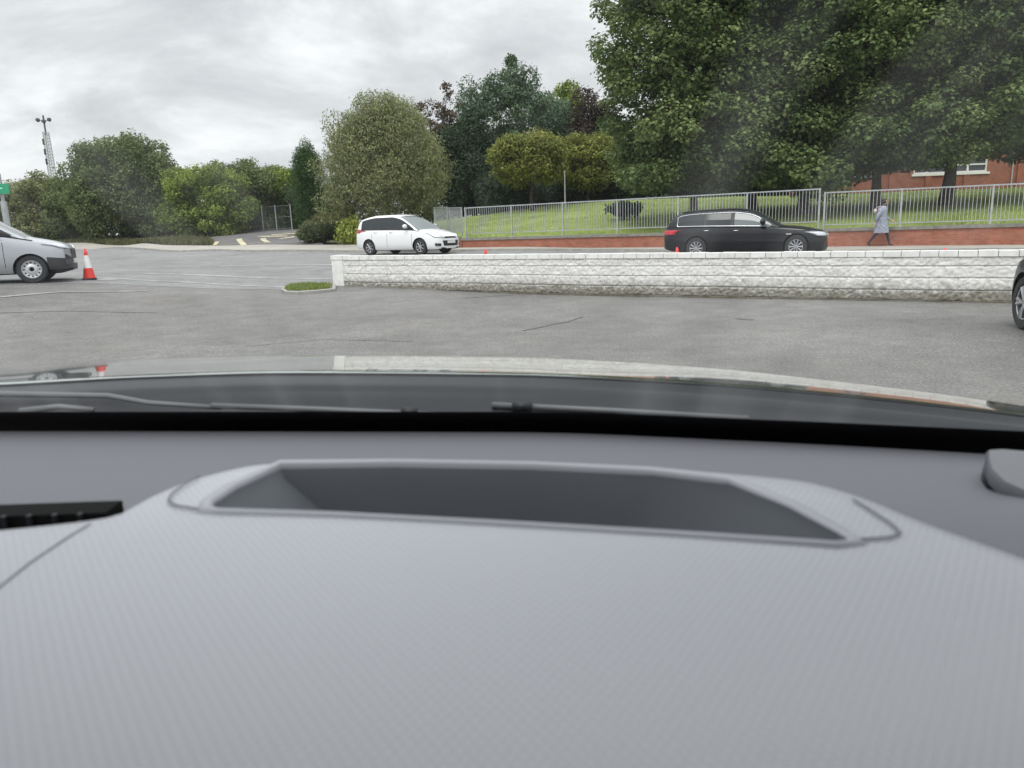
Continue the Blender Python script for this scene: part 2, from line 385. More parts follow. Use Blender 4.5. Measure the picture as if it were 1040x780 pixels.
# ------------------------------------------------------------------ white block wall
t = empty('block_wall', 'low white painted rock-faced block wall along the edge of the car park', 'wall', (p1.x, p1.y, .05), math.atan2(wd.y, wd.x))
t.rotation_euler.y = .0034
LW = WL+7.5
m_wallw = mat('white_painted_block', rough=.8, spec=.3)
Nn, Ll, bb = nodes(m_wallw)
tcn = Nn.new('ShaderNodeTexCoord'); sp = Nn.new('ShaderNodeSeparateXYZ'); Ll.new(tcn.outputs['Object'], sp.inputs[0])
mpn = Nn.new('ShaderNodeMapping'); mpn.inputs['Scale'].default_value = (.6, 1, 1); Ll.new(tcn.outputs['Object'], mpn.inputs[0])
n1 = tex_noise(m_wallw, 5, 7, .75, mpn.outputs[0])
c = ramp(m_wallw, n1, [(.3, (.56, .55, .51)), (.42, (.72, .71, .68)), (.65, (.86, .855, .83))])
mr = Nn.new('ShaderNodeMapRange'); Ll.new(sp.outputs[2], mr.inputs[0]); mr.inputs[1].default_value = .02; mr.inputs[2].default_value = .42; mr.inputs[3].default_value = .60; mr.inputs[4].default_value = 0
ad = Nn.new('ShaderNodeMath'); ad.operation = 'ADD'; Ll.new(mr.outputs[0], ad.inputs[0]); n2 = tex_noise(m_wallw, 9, 6, .8); Ll.new(n2, ad.inputs[1])
c = mixc(m_wallw, ramp(m_wallw, ad.outputs[0], [(.58, (0,)*3), (1.1 if False else .98, (1,)*3)]), c, (.25, .235, .195))
setcol(m_wallw, c); bump(m_wallw, tex_noise(m_wallw, 38, 5, .7), .5, .012)
def fb(x, z, s, o=0): return mnoise.fractal(Vector((x*s, z*s, o)), .7, 2.1, 4)
v = []; fs = []; dx = .018; nx = int(LW/dx); rows = []
zc = [(.02, .20), (.20, .41), (.41, .61), (.61, .765)]           # courses
for a, b in zc:
    k = 9
    rows += [(a+.002, 0, a), ] + [(a+.008+(b-a-.016)*j/(k-1), 1, a) for j in range(k)] + [(b-.002, 0, a)]
nr = len(rows)
for i in range(nx+1):
    x = i*dx
    for z, on, a in rows:
        bw = .44; ph = .22 if int(a*10) % 4 < 2 else 0; u = ((x+ph) % bw)/bw; edge = min(u, 1-u)*bw
        cell = int((x+ph)/bw)
        d = 0
        if on:
            r_ = 1-abs(mnoise.noise(Vector((x*13, z*17, 1.3+cell*3.1)))); d = .020+(.010*r_**2+.014*fb(x, z, 17, cell)+.011*mnoise.noise(Vector((x*30+z*14, z*34-x*9, 4))))*(1.6 if a < .15 else 1.0)+.004*mnoise.noise(Vector((x*3, z*9, cell*7.)))
            d *= min(1, .35+edge/.02)
        zz_ = z+.012*mnoise.noise(Vector((x*.35, a*3, 9)))
        v.append((x, -d, zz_+.0))
for i in range(nx):
    for j in range(nr-1):
        a = i*nr+j; fs.append((a, a+nr, a+nr+1, a+1))
mesh('block_face', v, fs, m_wallw, t, smooth=True)
mb = MB(); mb.box((.0, .004, -.25), (LW, .215, .765)); mb.build('block_core', m_wallw, t)
# coping of edge-laid blocks, top slightly uneven
mb = MB(); x = .36; k = 0
m_cop2 = mat('white_painted_coping', rough=.75, spec=.3)
c = ramp(m_cop2, tex_noise(m_cop2, 3.5, 6, .7), [(.3, (.64, .63, .60)), (.6, (.87, .865, .84))]); setcol(m_cop2, c); bump(m_cop2, tex_noise(m_cop2, 45, 4, .7), .4, .008)
while x < LW-.3:
    w = .285; j = random.uniform(-.004, .004); y0 = -.045+random.uniform(-.005, .005)
    bv = bmesh.new(); 
    mb.box((x+.006, y0, .768+.012*mnoise.noise(Vector((x*.35, 2, 9)))), (x+w-.005, .24, .868+j)); x += w
mb.build('coping', m_cop2, t)
mb = MB(); mb.box((.36, -.028, .766), (LW-.3, .225, .86)); mb.build('coping_mortar', m_coping, t)
mb = MB(); mb.box((-.03, -.048, -.1), (.34, .235, .772)); mb.box((-.045, -.062, .774), (.355, .25, .885)); mb.build('end_pier', m_cop2, t)
mb = MB()
for k in range(int(LW/.3)):
    mb.box((.35+k*.3, -.085-random.uniform(0, .03), -.1), (.35+k*.3+.3, .01, .018+random.uniform(0, .02)))
m_moss = concrete('mossy_footing', (.08, .075, .055), (.20, .185, .14), 6); mb.build('footing', m_moss, t)

# ------------------------------------------------------------------ red brick retaining wall
ang = math.atan2(bd.y, bd.x); BL = bd.length
t = empty('brick_wall', 'low red brick retaining wall with grey concrete coping under the long railing', 'wall', (b1.x, b1.y, 0), ang)
x831 = (W(831, 250.4, 27.2)-b1).length
mb = MB(); mb.box((0, 0, .0), (BL+22, .3, .93)); mb.build('brickwork', m_brick, t)
mb = MB(); x = -.04
while x < BL+21.9:
    mb.box((x, -.05, .932), (x+.895, .35, 1.04+random.uniform(-.006, .006))); x += .9
mb.build('coping', m_coping, t)
# return wall running back from the corner
b3 = W(449, 240, 41); rd = b3-b1; rd.z = 0
t = empty('brick_return_wall', 'short side length of red brick wall running back from the corner behind the white car', 'wall', (b1.x, b1.y, 0), math.atan2(rd.y, rd.x))
mb = MB(); mb.box((.06, .0, 0), (rd.length, .3, .98)); mb.build('brickwork', m_brick, t)
mb = MB(); mb.box((.36, -.05, .982), (rd.length, .35, 1.10)); mb.build('coping', m_coping, t)

def railing(label, A, B, post_s, z0a, z0b, h=1.22, group='railing sections on the brick wall', gap=.115, foot=.1):
    """A, B: world points on top of wall; sloping rails from z0a to z0b"""
    d = B-A; d.z = 0; Ln = d.length
    t = empty('metal_railing', label, 'railing', (A.x, A.y, 0), math.atan2(d.y, d.x), group)
    zb = lambda s: z0a+(z0b-z0a)*s/Ln
    def bar(mb, s0, s1, zo, w, hh):
        v = []
        for s in (s0, s1):
            for y, z in ((-w, 0), (w, 0), (w, hh), (-w, hh)): v.append((s, y, zb(s)+zo+z))
        mb.add(v, [(0,1,2,3), (4,7,6,5), (0,4,5,1), (1,5,6,2), (2,6,7,3), (3,7,4,0)])
    mb = MB(); bar(mb, 0, Ln, h-.045, .025, .045); mb.build('top_rail', m_galv, t)
    mb = MB(); bar(mb, 0, Ln, .05, .018, .035); mb.build('bottom_rail', m_galv, t)
    mb = MB(); s = gap
    while s < Ln-.04:
        if min(abs(s-q) for q in post_s) > .05:
            z = zb(s); mb.box((s-.009, -.009, z+.086), (s+.009, .009, z+h-.046))
        s += gap
    mb.build('balusters', m_galv, t)
    for q in post_s:
        mb = MB(); z = zb(q); mb.box((q-.03, -.032, z-foot), (q+.03, .030, z+h+.008)); mb.build('post', m_galv, t)
    return t
off = Vector((-bdn.y, bdn.x, 0))*.15
def wl(px):  # distance along brick wall line for a pixel column
    k = (px-520)/751
    best = min((abs((b1+bdn*s).x - 0), s) for s in (0,))
    lo, hi = -2., 40.
    for _ in range(50):
        m_ = (lo+hi)/2; P = b1+bdn*m_+off; q = np.array([P.x, P.y, 1.2-CAMZ]); c = M3.T @ q
        if c[0]/c[2] < k: lo = m_
        else: hi = m_
    return lo
s0_, s1_ = wl(473), wl(832)
A = b1+bdn*s0_+off; B = b1+bdn*s1_+off
railing('long galvanised railing with a rising top rail behind the black estate car', A, B, [0.03]+[wl(x)-s0_ for x in (520, 572, 627, 688.5, 758)]+[s1_-s0_-.03], 1.16, 1.22, 1.24, foot=.16)
s2_ = wl(835.5); A2 = b1+bdn*(s2_)+off; s3_ = BL+20
railing('galvanised railing right of the step, behind the walking person', A2, b1+bdn*s3_+off, [0.03]+[wl(x)-s2_ for x in (914, 1006)]+[wl(1006)-s2_+2.45*k for k in range(1, 8)], 1.10, 1.06, 1.22)
q0 = W(472, 231, 34.4); q1 = W(456.5, 230, 36.6); q2 = W(441.5, 230, 39)
railing('narrow galvanised railing panel next to the corner post of the brick wall', q0+Vector((-.12, .1, 0)), q1, [.03, (q1-q0).length-.2], 1.22, 1.28, 1.22, gap=.12)
railing('narrow galvanised railing panel farthest left, against the olive tree', q1+Vector((-.08, .1, 0)), q2, [.03, (q2-q1).length-.2], 1.34, 1.40, 1.2, gap=.12)

# ------------------------------------------------------------------ brick building
bp = W(820, 200, 46); bq = W(1130, 188, 45.0); bb_ = bq-bp; bb_.z = 0
t = empty('brick_building', 'red brick building with white framed windows behind the maples', 'building', (bp.x, bp.y, 0), math.atan2(bb_.y, bb_.x))
BLn = 30
def bloc(px, py):
    k = ((px-520)/751, (py-390)/751); lo, hi = -5., 40.; dn = bb_.normalized()
    for _ in range(50):
        m_ = (lo+hi)/2; P = bp+dn*m_; c = M3.T @ np.array([P.x, P.y, 4-CAMZ])
        if c[0]/c[2] < k[0]: lo = m_
        else: hi = m_
    P = bp+dn*lo; lo2, hi2 = -2., 14.
    for _ in range(50):
        m_ = (lo2+hi2)/2; c = M3.T @ np.array([P.x, P.y, m_-CAMZ])
        if c[1]/c[2] > k[1]: lo2 = m_
        else: hi2 = m_
    return lo, lo2
xa, za = bloc(928, 177); xb, _ = bloc(1003, 174); zt_ = za+1.75
xc, _ = bloc(866, 177); xd, _ = bloc(887, 177)
wins = [(xa, xb), (xc-1.6, xd), (xb+4.2, xb+8.6)]
wins.sort(); mb = MB()
def wallband(z0, z1): mb.box((0, 0, z0), (BLn, .3, z1))
wallband(0, za); wallband(zt_, za+3.2); prev = 0
for a, b in wins+[(BLn, BLn)]:
    mb.box((prev, 0, za+.0005), (a, .3, zt_-.0005)); prev = b
mb.box((0, 0, za+3.2005), (BLn, .3, za+5.4)); mb.box((0, .3, 0), (.3, 9, za+5.4)); mb.box((BLn-.3, .3, 0), (BLn, 9, za+5.4)); mb.box((.3, 8.7, 0), (BLn-.3, 9, za+5.4))
mb.build('wall', m_brick2, t)
m_slate = mat('roof_tiles', (.08, .08, .085), .8)
mb = MB(); mb.add([(-.4, -.4, za+5.402), (BLn+.4, -.4, za+5.402), (BLn+.4, 9.4, za+5.402), (-.4, 9.4, za+5.402), (-.4, 4.5, za+7.6), (BLn+.4, 4.5, za+7.6)], [(0, 3, 2, 1), (0, 1, 5, 4), (2, 3, 4, 5), (1, 2, 5), (3, 0, 4)]); mb.build('roof', m_slate, t)
for a, b in wins:
    mb = MB(); fw = .09
    mb.box((a, .06, za), (b, .14, za+fw)); mb.box((a, .06, zt_-fw), (b, .14, zt_)); mb.box((a, .06, za+fw), (a+fw, .14, zt_-fw)); mb.box((b-fw, .06, za+fw), (b, .14, zt_-fw))
    for q in ((.18, .45, .74) if b-a > 3 else (.5,)):
        s = a+(b-a)*q; mb.box((s-.05, .06, za+fw), (s+.05, .14, zt_-fw))
    mb.box((a+fw, .065, za+.42), (b-fw, .135, za+.50))
    w = mb.build('window', m_wwin, t)
    mb = MB(); mb.box((a+.02, .145, za+.02), (b-.02, .16, zt_-.02)); mb.build('pane', m_glassd, w)
    mb = MB(); mb.box((a-.12, -.08, za-.13), (b+.12, .055, za-.003)); mb.build('sill', m_wwin, w)
xp, _ = bloc(1028, 175)
mb = MB(); mb.tube([(xp, -.06, 1.9), (xp, -.06, za+5.2)], .045, 8); mb.build('drainpipe', m_galv, t)
for px in (906, 943, 982, 1033):
    s, _ = bloc(px, 180); mb = MB(); mb.box((s-.17 if px != 1033 else s, -.11, 1.5), (s+.17 if px != 1033 else s+1.2, -.002, za-.14 if px in (943, 982) else za+5)); mb.build('pilaster', m_brick2, t)
# brick pier in the planting behind the white car
q = W(356.5, 232, 42); 
t = empty('brick_pier', 'red brick gate pier half hidden in the olive tree foliage', 'pier', (q.x, q.y, ghz(q.x, q.y)))
mb = MB(); mb.box((-.27, -.2, -.1), (.27, .3, 2.05)); mb.build('shaft', m_brick, t)
mb = MB(); mb.box((-.33, -.26, 2.052), (.33, .36, 2.13)); mb.build('cap', m_coping, t)

# ------------------------------------------------------------------ trees
def leaf_mesh(name, C, S, n, size, cols, parent, up=.35, spread=.9, shell=.55, aspect=.62, droop=0., vert=0., curl=.18, fan=3):
    """C: clump centres (k,3), S: radii (k,3). Each leaf cluster = `fan` rhombus leaves."""
    C = np.array(C); S = np.array(S); k = len(C)
    wgt = (S[:, 0]*S[:, 1]*S[:, 2])**(2/3); wgt /= wgt.sum()
    nc = max(1, n//fan); ci = rng.choice(k, nc, p=wgt)
    d = rng.normal(size=(nc, 3)); d /= np.linalg.norm(d, axis=1)[:, None]
    rr = (shell + (1.08-shell)*rng.random(nc)**.8)[:, None]
    P = C[ci]+d*S[ci]*rr
    P = np.repeat(P, fan, 0)+rng.normal(size=(nc*fan, 3))*size*.55; d = np.repeat(d, fan, 0); ci = np.repeat(ci, fan); m_ = len(P)
    nrm = d*.55+rng.normal(size=(m_, 3))*spread*.55; nrm[:, 2] += up; nrm /= np.linalg.norm(nrm, axis=1)[:, None]
    a = rng.normal(size=(m_, 3)); a[:, 2] -= droop; a[:, 2] += vert; a -= nrm*(a*nrm).sum(1)[:, None]; a /= np.linalg.norm(a, axis=1)[:, None]
    b = np.cross(nrm, a); sz = (size*(.6+.8*rng.random(m_)))[:, None]
    V = np.empty((m_, 4, 3)); V[:, 0] = P-a*sz*.5; V[:, 1] = P+b*sz*.5*aspect+nrm*sz*curl; V[:, 2] = P+a*sz*.5; V[:, 3] = P-b*sz*.5*aspect+nrm*sz*curl
    me = bpy.data.meshes.new(name); me.vertices.add(m_*4); me.vertices.foreach_set('co', V.reshape(-1)); me.loops.add(m_*4); me.loops.foreach_set('vertex_index', np.arange(m_*4, dtype=np.int32))
    me.polygons.add(m_); me.polygons.foreach_set('loop_start', np.arange(0, m_*4, 4, dtype=np.int32)); me.update(calc_edges=True)
    cols = np.array(cols); clt = rng.random(k)
    t_ = np.clip(.45*clt[ci]+.55*rng.random(m_)+0*d[:, 2], 0, .9999)*(len(cols)-1); i0 = t_.astype(int); fr = (t_-i0)[:, None]
    cc = cols[i0]*(1-fr)+cols[np.minimum(i0+1, len(cols)-1)]*fr; cc *= (.75+.5*rng.random(m_))[:, None]*np.array([1.28, 1.30, 1.18])
    ca = me.color_attributes.new('Col', 'FLOAT_COLOR', 'CORNER'); full = np.ones((m_, 4, 4)); full[:, :, :3] = cc[:, None, :]; ca.data.foreach_set('color', full.reshape(-1))
    me.materials.append(m_leaf); o = bpy.data.objects.new(name, me); COL.objects.link(o)
    if parent is not None: o.parent = parent
    return o
def trunk_mesh(parent, h0, r0, targets, lean=(0, 0), name='trunk', flare=1.35):
    mb = MB(); pts = []; rad = []
    for k in range(7):
        t = k/6; pts.append(Vector((lean[0]*t+.06*math.sin(k*1.7)*t, lean[1]*t+.05*math.cos(k*2.1)*t, -.15+(h0+.15)*t))); rad.append(r0*(flare if k == 0 else 1.08 if k == 1 else 1-.35*t))
    mb.tube(pts, rad, 10); top = pts[-1]
    for c in targets:
        c = Vector(c); a = top.lerp(pts[-2], random.random()*.8); m_ = a.lerp(c, .5)+Vector((random.uniform(-.2, .2), random.uniform(-.2, .2), .25))
        r = r0*random.uniform(.25, .42); mb.tube([a, a.lerp(m_, .5), m_, m_.lerp(c, .6), c], [r, r*.8, r*.6, r*.4, r*.15], 6)
    return mb.build(name, m_bark, parent, smooth=True)
def crown_clumps(rx, ry, z0, z1, n, r=(.7, 1.1), shape=.0, jitter=.12, inner=.25, flat=.75, taper=None):
    C = []; S = []; zc_ = (z0+z1)/2; hz = (z1-z0)/2
    for k in range(n):
        g = (k+.5)/n; ph = k*2.39996; zt2 = 1-2*g; rad = math.sqrt(max(0, 1-zt2*zt2))
        q = random.uniform(.68, .95) if random.random() > inner else random.uniform(.15, .65)
        x = rad*math.cos(ph)*q; y = rad*math.sin(ph)*q; z = zt2*q
        ex = 1.0
        if shape: # boxier
            x = math.copysign(abs(x)**(1-shape), x); y = math.copysign(abs(y)**(1-shape), y); z = math.copysign(abs(z)**(1-shape), z)
        if taper: ex = taper((z+1)/2)
        s = random.uniform(*r)
        C.append((x*(rx-s*.5)*ex+random.gauss(0, jitter), y*(ry-s*.5)*ex+random.gauss(0, jitter), zc_+z*(hz-s*.4))); S.append((s, s, s*flat))
    return C, S
def tree(kind, label, base, rx, ry, z0, z1, n, leaves, size, cols, r0=.2, group=None, r=(.6, 1.), lean=(0, 0), ncl=60, cat='tree', cleft=None, limbs=12, th=None, **kw):
    t = empty(kind, label, cat, base, 0, group)
    ckw = {k: kw.pop(k) for k in ('shape', 'jitter', 'inner', 'flat', 'taper') if k in kw}
    C, S = crown_clumps(rx, ry, z0, z1, n, r, **ckw)
    C = [(c[0]+lean[0], c[1]+lean[1], c[2]) for c in C]
    if cleft: C, S = cleft(C, S)
    if r0: trunk_mesh(t, th if th else max(.5, z0+(z1-z0)*.35), r0, random.sample(C, min(limbs, len(C))), lean)
    leaf_mesh('crown', C, S, leaves, size, cols, t, **kw); return t
def skirt(rad, zb_, px):
    def f(C, S):
        n_ = 85 if px < 850 else 46
        for k in range(n_):
            a = k*2.4; q = rad*math.sqrt((k+.5)/n_)*1.0; s_ = random.uniform(.6, .95)
            x = q*math.cos(a); lo_, hi_ = (.45, 3.2) if px < 850 else (.55, 2.2)
            if px == 704 and x < -3.3: continue
            if px == 889 and x < -1.6: lo_ = -.6
            if px == 816 and x > 2.4: lo_ = 1.2
            u = random.random()**1.4
            C.append((x, q*.9*math.sin(a), zb_+lo_+(hi_-lo_)*u)); S.append((s_, s_, s_*.6))
        return C, S
    return f
MG = 'big maples in a row behind the railing'
mcols = [(.058, .092, .036), (.092, .135, .050), (.135, .178, .068), (.225, .25, .12)]
ml = [(704, 33.5, 'maple tree with the leftmost crown edge, its trunk behind the roof of the black car', 4.45, .19, 9.9, 190),
      (764, 34, 'maple tree with its trunk above the windscreen of the black car', 4.6, .22, 13.8, 188),
      (816, 33, 'maple tree with its trunk above the bonnet of the black car', 4.5, .24, 14.2, 190),
      (889, 32, 'maple tree with its trunk behind the walking person', 4.4, .21, 13.2, 174),
      (960, 32, 'maple tree with a leaning trunk crossing the white building window', 4.6, .26, 13.5, 160),
      (1075, 33, 'rightmost maple tree, only its foliage reaching over the frame edge', 4.4, .24, 13.5, 160)]
for i, (px, d, lab, rad, tr, top, yb) in enumerate(ml):
    b = W(px, 205, d); b.z = bank_h(b.x, b.y)
    zb_ = W(px, yb, d-2).z-b.z
    hh = 15.5 if i else 15.0
    if i == 0:
        def tp(t): return 1.0 if t < .55 else 1-.35*(t-.55)/.45
    else:
        def tp(t): return 1.02
    tree('maple_tree', lab, b, rad, 4.2, zb_, hh, 200, 140000, .155, mcols, tr, MG, (.65, 1.1), (0.35, 0) if px == 960 else (0, 0), taper=tp, shape=.18, up=.7, droop=.5, inner=.25, flat=.55, th=zb_+2.2, limbs=22, cleft=skirt(rad, zb_, px), aspect=.8, curl=.12, spread=.6, shell=.62)
# planting to the left and centre
def gbase(px, py, d, dz=0): p = W(px, py, d); return Vector((p.x, p.y, ghz(p.x, p.y)+dz))
def htop(px, py, d, b): return W(px, py, d).z-b.z
OL = [(.11, .125, .065), (.16, .175, .09), (.22, .235, .12), (.30, .31, .18)]
b = gbase(396, 243, 41); tree('willow_tree', 'broad olive-green willow tree behind the white car', b, 3.9, 3.4, .4, htop(388, 95, 41, b), 190, 90000, .145, OL, .16, None, (.55, .95), shape=.12, flat=1.0, droop=1.2, aspect=.35, up=.2, inner=.3, taper=lambda t: 1-.45*max(0, t-.45)/.55, limbs=16, jitter=.25)
DG = [(.030, .052, .020), (.045, .075, .028), (.07, .10, .038)]
b = gbase(318, 236, 52); tree('cypress_tree', 'slim dark green columnar cypress left of the willow', b, 1.12, 1.05, -.2, htop(305, 145, 52, b), 90, 46000, .10, [(.032, .066, .020), (.048, .094, .027), (.065, .122, .038)], .12, None, (.38, .55), shape=.25, flat=1.4, vert=1.5, aspect=.4, jitter=.04, taper=lambda t: 1.12-.55*max(0, t-.6)/.4)
RG = [(.065, .088, .04), (.10, .13, .055), (.145, .18, .075), (.21, .235, .11)]
b = gbase(135, 244.5, 58); tree('round_tree', 'large dome-shaped green tree, biggest of the trees on the left', b, 4.55, 4.0, -.4, htop(127, 137, 58, b), 180, 76000, .18, RG, .18, None, (.6, .9), shape=.12, flat=.9, up=.4, inner=.2, jitter=.1)
SG = 'shrubs and small trees of the roadside hedge'
YG = [(.08, .115, .03), (.14, .19, .045), (.22, .28, .06), (.32, .37, .10)]
hedge = [(-30, 249, 66, 185, 4.2, RG, 'dull green hedge shrub cut by the left frame edge'),
         (14, 248, 64, 186, 3.0, OL, 'olive hedge shrub above the bonnet of the silver van'),
         (52, 247, 63, 174, 2.8, OL, 'yellowish tall shrub touching the left side of the dome-shaped tree'),
         (84, 246, 62, 180, 2.4, RG, 'low green shrub at the left foot of the dome-shaped tree'),
         (182, 243, 57, 170, 2.8, RG, 'green shrub touching the right side of the dome-shaped tree'),
         (212, 241, 55, 164, 3.5, YG, 'bright yellow-green shrub, widest in the middle of the hedge'),
         (246, 240, 58, 160, 3.0, RG, 'tallest green shrub of the hedge with upright tips'),
         (275, 237, 60, 166, 3.0, YG, 'yellow-green shrub second from the cypress'),
         (292, 236, 62, 170, 2.2, RG, 'dark green shrub just left of the cypress'),
         (322, 238, 58, 190, 2.2, DG, 'dark shrub between the cypress and the willow')]
for px, py, d, yt, rad, cols, lab in hedge:
    b = gbase(px, py, d); tree('hedge_shrub', lab, b, rad, 2.0, -.5, htop(px, yt, d, b), 75, 26000, .17, cols, .08, SG, (.5, .85), cat='shrub', shape=.22, flat=.8, up=.4, jitter=.38, limbs=8)
DK = [(.022, .040, .024), (.036, .060, .032), (.055, .085, .042)]
BG = [(.055, .09, .06), (.085, .13, .085), (.12, .17, .11), (.16, .21, .14)]
def bb(px, d, z=1.4): p = W(px, 225, d); return Vector((p.x, p.y, z))
back = [(452, 54, 128, 3.4, DK, 'dark evergreen tree right behind the willow', 'evergreen_tree', .17),
        (484, 56, 112, 2.9, DK, 'dark evergreen tree left of the yellow-green tree', 'evergreen_tree', .17),
        (525, 60, 68, 4.9, BG, 'tall blue-green tree rising above the yellow-green tree', 'broadleaf_tree', .2),
        (481, 62, 80, 1.9, BG, 'narrow blue-green tree, left shoulder of the tall blue-green tree', 'broadleaf_tree', .17),
        (522, 72, 56, 2.0, DG, 'thin dark tree top poking out above the tall blue-green tree', 'broadleaf_tree', .2),
        (562, 60, 128, 3.6, DK, 'dark evergreen tree behind the two yellow-green trees', 'evergreen_tree', .17),
        (562, 66, 92, 3.0, BG, 'blue-green tree, right shoulder of the tall blue-green tree', 'broadleaf_tree', .2),
        (603, 60, 92, 2.6, [(.04, .028, .03), (.06, .04, .04), (.08, .07, .05)], 'dark purple-leaved tree beside the maple crown', 'purple_tree', .17),
        (578, 70, 84, 3.0, YG, 'yellowish tree with spiky top behind the purple-leaved tree', 'broadleaf_tree', .2),
        (625, 55, 120, 3.2, DK, 'dark evergreen tree hidden in the shade of the left maple', 'evergreen_tree', .17),
        (520, 52, 172, 2.6, DK, 'dark bush under the yellow-green tree, left side', 'evergreen_bush', .15),
        (590, 53, 172, 3.0, DK, 'dark bush behind the thin lamp post', 'evergreen_bush', .15),
        (660, 52, 150, 4.0, DK, 'dark bush low behind the left maple trunk', 'evergreen_bush', .17),
        (730, 52, 150, 4.0, DK, 'dark bush low between the maple trunks', 'evergreen_bush', .17),
        (790, 52, 150, 3.4, DK, 'dark bush beside the brick building', 'evergreen_bush', .17)]
for px, d, yt, rad, cols, lab, kind, ls in back:
    b = bb(px, d); sparse = 'poking' in lab
    tree(kind, lab, b, rad, 2.6, .2, htop(px, yt, d, b), 80 if not sparse else 46, 30000 if rad > 2.2 else 13000, ls, cols, .14, 'trees at the back of the lawn', (.6, .95) if not sparse else (.35, .6), cat='bush' if 'bush' in kind else 'tree', shape=.1, flat=.95, up=.4, jitter=.25, limbs=10,
         taper=(lambda t: 1-.5*max(0, t-.5)/.5) if 'bush' not in kind else None)
PU = [(.06, .04, .035), (.10, .07, .05), (.10, .10, .06)]
for px, d, yt, rad, lab in ((456, 56, 84, 1.3, 'sparse thin tree with purplish leaves against the sky'), (434, 54, 106, 1.3, 'small bare-twigged tree just right of the willow top')):
    b = bb(px, d); h = htop(px, yt, d, b)
    tree('sparse_tree', lab, b, rad, 1.0, h*.45, h, 34, 2600, .16, PU, .09, 'sparse trees behind the willow', (.22, .4), jitter=.35, limbs=26, th=h*.75, inner=.4)
GY = [(.085, .105, .026), (.14, .16, .042), (.21, .22, .06), (.31, .295, .085)]
for px, d, y0, y1, rad, lab, ly in ((540, 47, 133, 192, 2.75, 'yellow-green small tree with a visible thin trunk on the lawn', 209), (597, 50, 133, 196, 2.5, 'yellow-green small tree half hidden by the left maple', 206)):
    b = W(px, ly, d); b.z = bank_h(b.x, b.y)
    tree('golden_tree', lab, b, rad, 2.2, htop(px, y1, d, b), htop(px, y0, d, b), 80, 28000, .16, GY, .11, 'yellow-green trees on the lawn', (.5, .8), shape=.1, flat=.6, up=.6, jitter=.15, limbs=16, th=1.9)
# low plants
b = gbase(322, 246, 41.5); tree('juniper_bush', 'low spreading dull green juniper left of the willow foot', b, 1.15, .9, .0, 1.15, 40, 14000, .10, [(.05, .07, .03), (.09, .11, .05), (.15, .16, .08)], None, None, (.28, .42), cat='bush', shape=.2, flat=.7, jitter=.1)
b = gbase(329, 243, 43); tree('juniper_bush', 'small yellowish bush on top of the low juniper', b, .8, .7, .3, 1.75, 22, 6000, .10, [(.10, .11, .04), (.17, .16, .06)], .03, None, (.2, .34), cat='bush', flat=.7, limbs=5)
b = gbase(357, 248, 38.6); tree('leafy_plant', 'bright yellow-green leafy plant behind the tail of the white car', b, .75, .6, .0, 1.3, 30, 3600, .22, [(.12, .16, .03), (.22, .26, .05), (.42, .40, .14)], None, None, (.2, .36), cat='plant', flat=.9, vert=1.3, aspect=.35, fan=4)
b = W(634, 212, 36); b.z = bank_h(b.x, b.y); tree('dark_shrub', 'small dark shrub on the lawn behind the middle of the railing', b, .95, .6, .1, .95, 24, 4200, .11, DK, .04, None, (.2, .3), cat='shrub', flat=.6)
# thin fallen-looking wire fence beyond side road
a = gbase(268, 236, 56.5); c = gbase(297, 235, 54.5); d = c-a; d.z = 0
t = empty('wire_fence', 'thin grey wire mesh fence in the hedge left of the cypress', 'fence', a, math.atan2(d.y, d.x)); Ln = d.length
for s in (0, Ln*.48, Ln):
    mb = MB(); mb.tube([(s, 0, -.1), (s, 0, 1.9)], .04, 6); mb.build('post', m_galv, t)
mb = MB()
for z in (.15, 1.0, 1.8): mb.tube([(0, 0, z), (Ln, 0, z)], .012, 4)
for k in range(1, int(Ln/.14)): mb.tube([(k*.14, 0, .15), (k*.14, 0, 1.8)], .004, 3)
mb.build('wires', m_galv, t)

# grass that nobody could count
def tufts(name, pts, h, cols, label):
    P = np.array(pts); m_ = len(P); a = rng.random(m_)*6.283; w = h*.14; d = np.stack([np.cos(a), np.sin(a), 0*a], 1)*w
    lean = rng.normal(size=(m_, 3))*h*.4; lean[:, 2] = h*(.5+rng.random(m_)); V = np.empty((m_, 4, 3)); V[:, 0] = P-d; V[:, 1] = P+d; V[:, 2] = P+lean+d*.2; V[:, 3] = P+lean-d*.2
    me = bpy.data.meshes.new(name); me.vertices.add(m_*4); me.vertices.foreach_set('co', V.reshape(-1)); me.loops.add(m_*4); me.loops.foreach_set('vertex_index', np.arange(m_*4, dtype=np.int32))
    me.polygons.add(m_); me.polygons.foreach_set('loop_start', np.arange(0, m_*4, 4, dtype=np.int32)); me.update(calc_edges=True)
    cl = np.array(cols)[rng.integers(0, len(cols), m_)]*(.7+.6*rng.random(m_))[:, None]; full = np.ones((m_, 4, 4)); full[:, :, :3] = cl[:, None, :]
    me.color_attributes.new('Col', 'FLOAT_COLOR', 'CORNER').data.foreach_set('color', full.reshape(-1)); me.materials.append(m_leaf)
    o = bpy.data.objects.new(name, me); COL.objects.link(o); return tag(o, label, 'grass', kind='stuff')
pts = []
for _ in range(5000):
    a, b_ = random.sample(IP, 2); u = random.random(); w = random.random()**.6*.84; p = c0+(a.lerp(b_, u)-c0)*w; pts.append((p.x, p.y, ghz(p.x, p.y)+.06))
tufts('grass', pts, .07, [(.20, .27, .045), (.28, .33, .07), (.14, .2, .04)], 'bright green grass growing on the kerbed island at the wall end')
pts = []
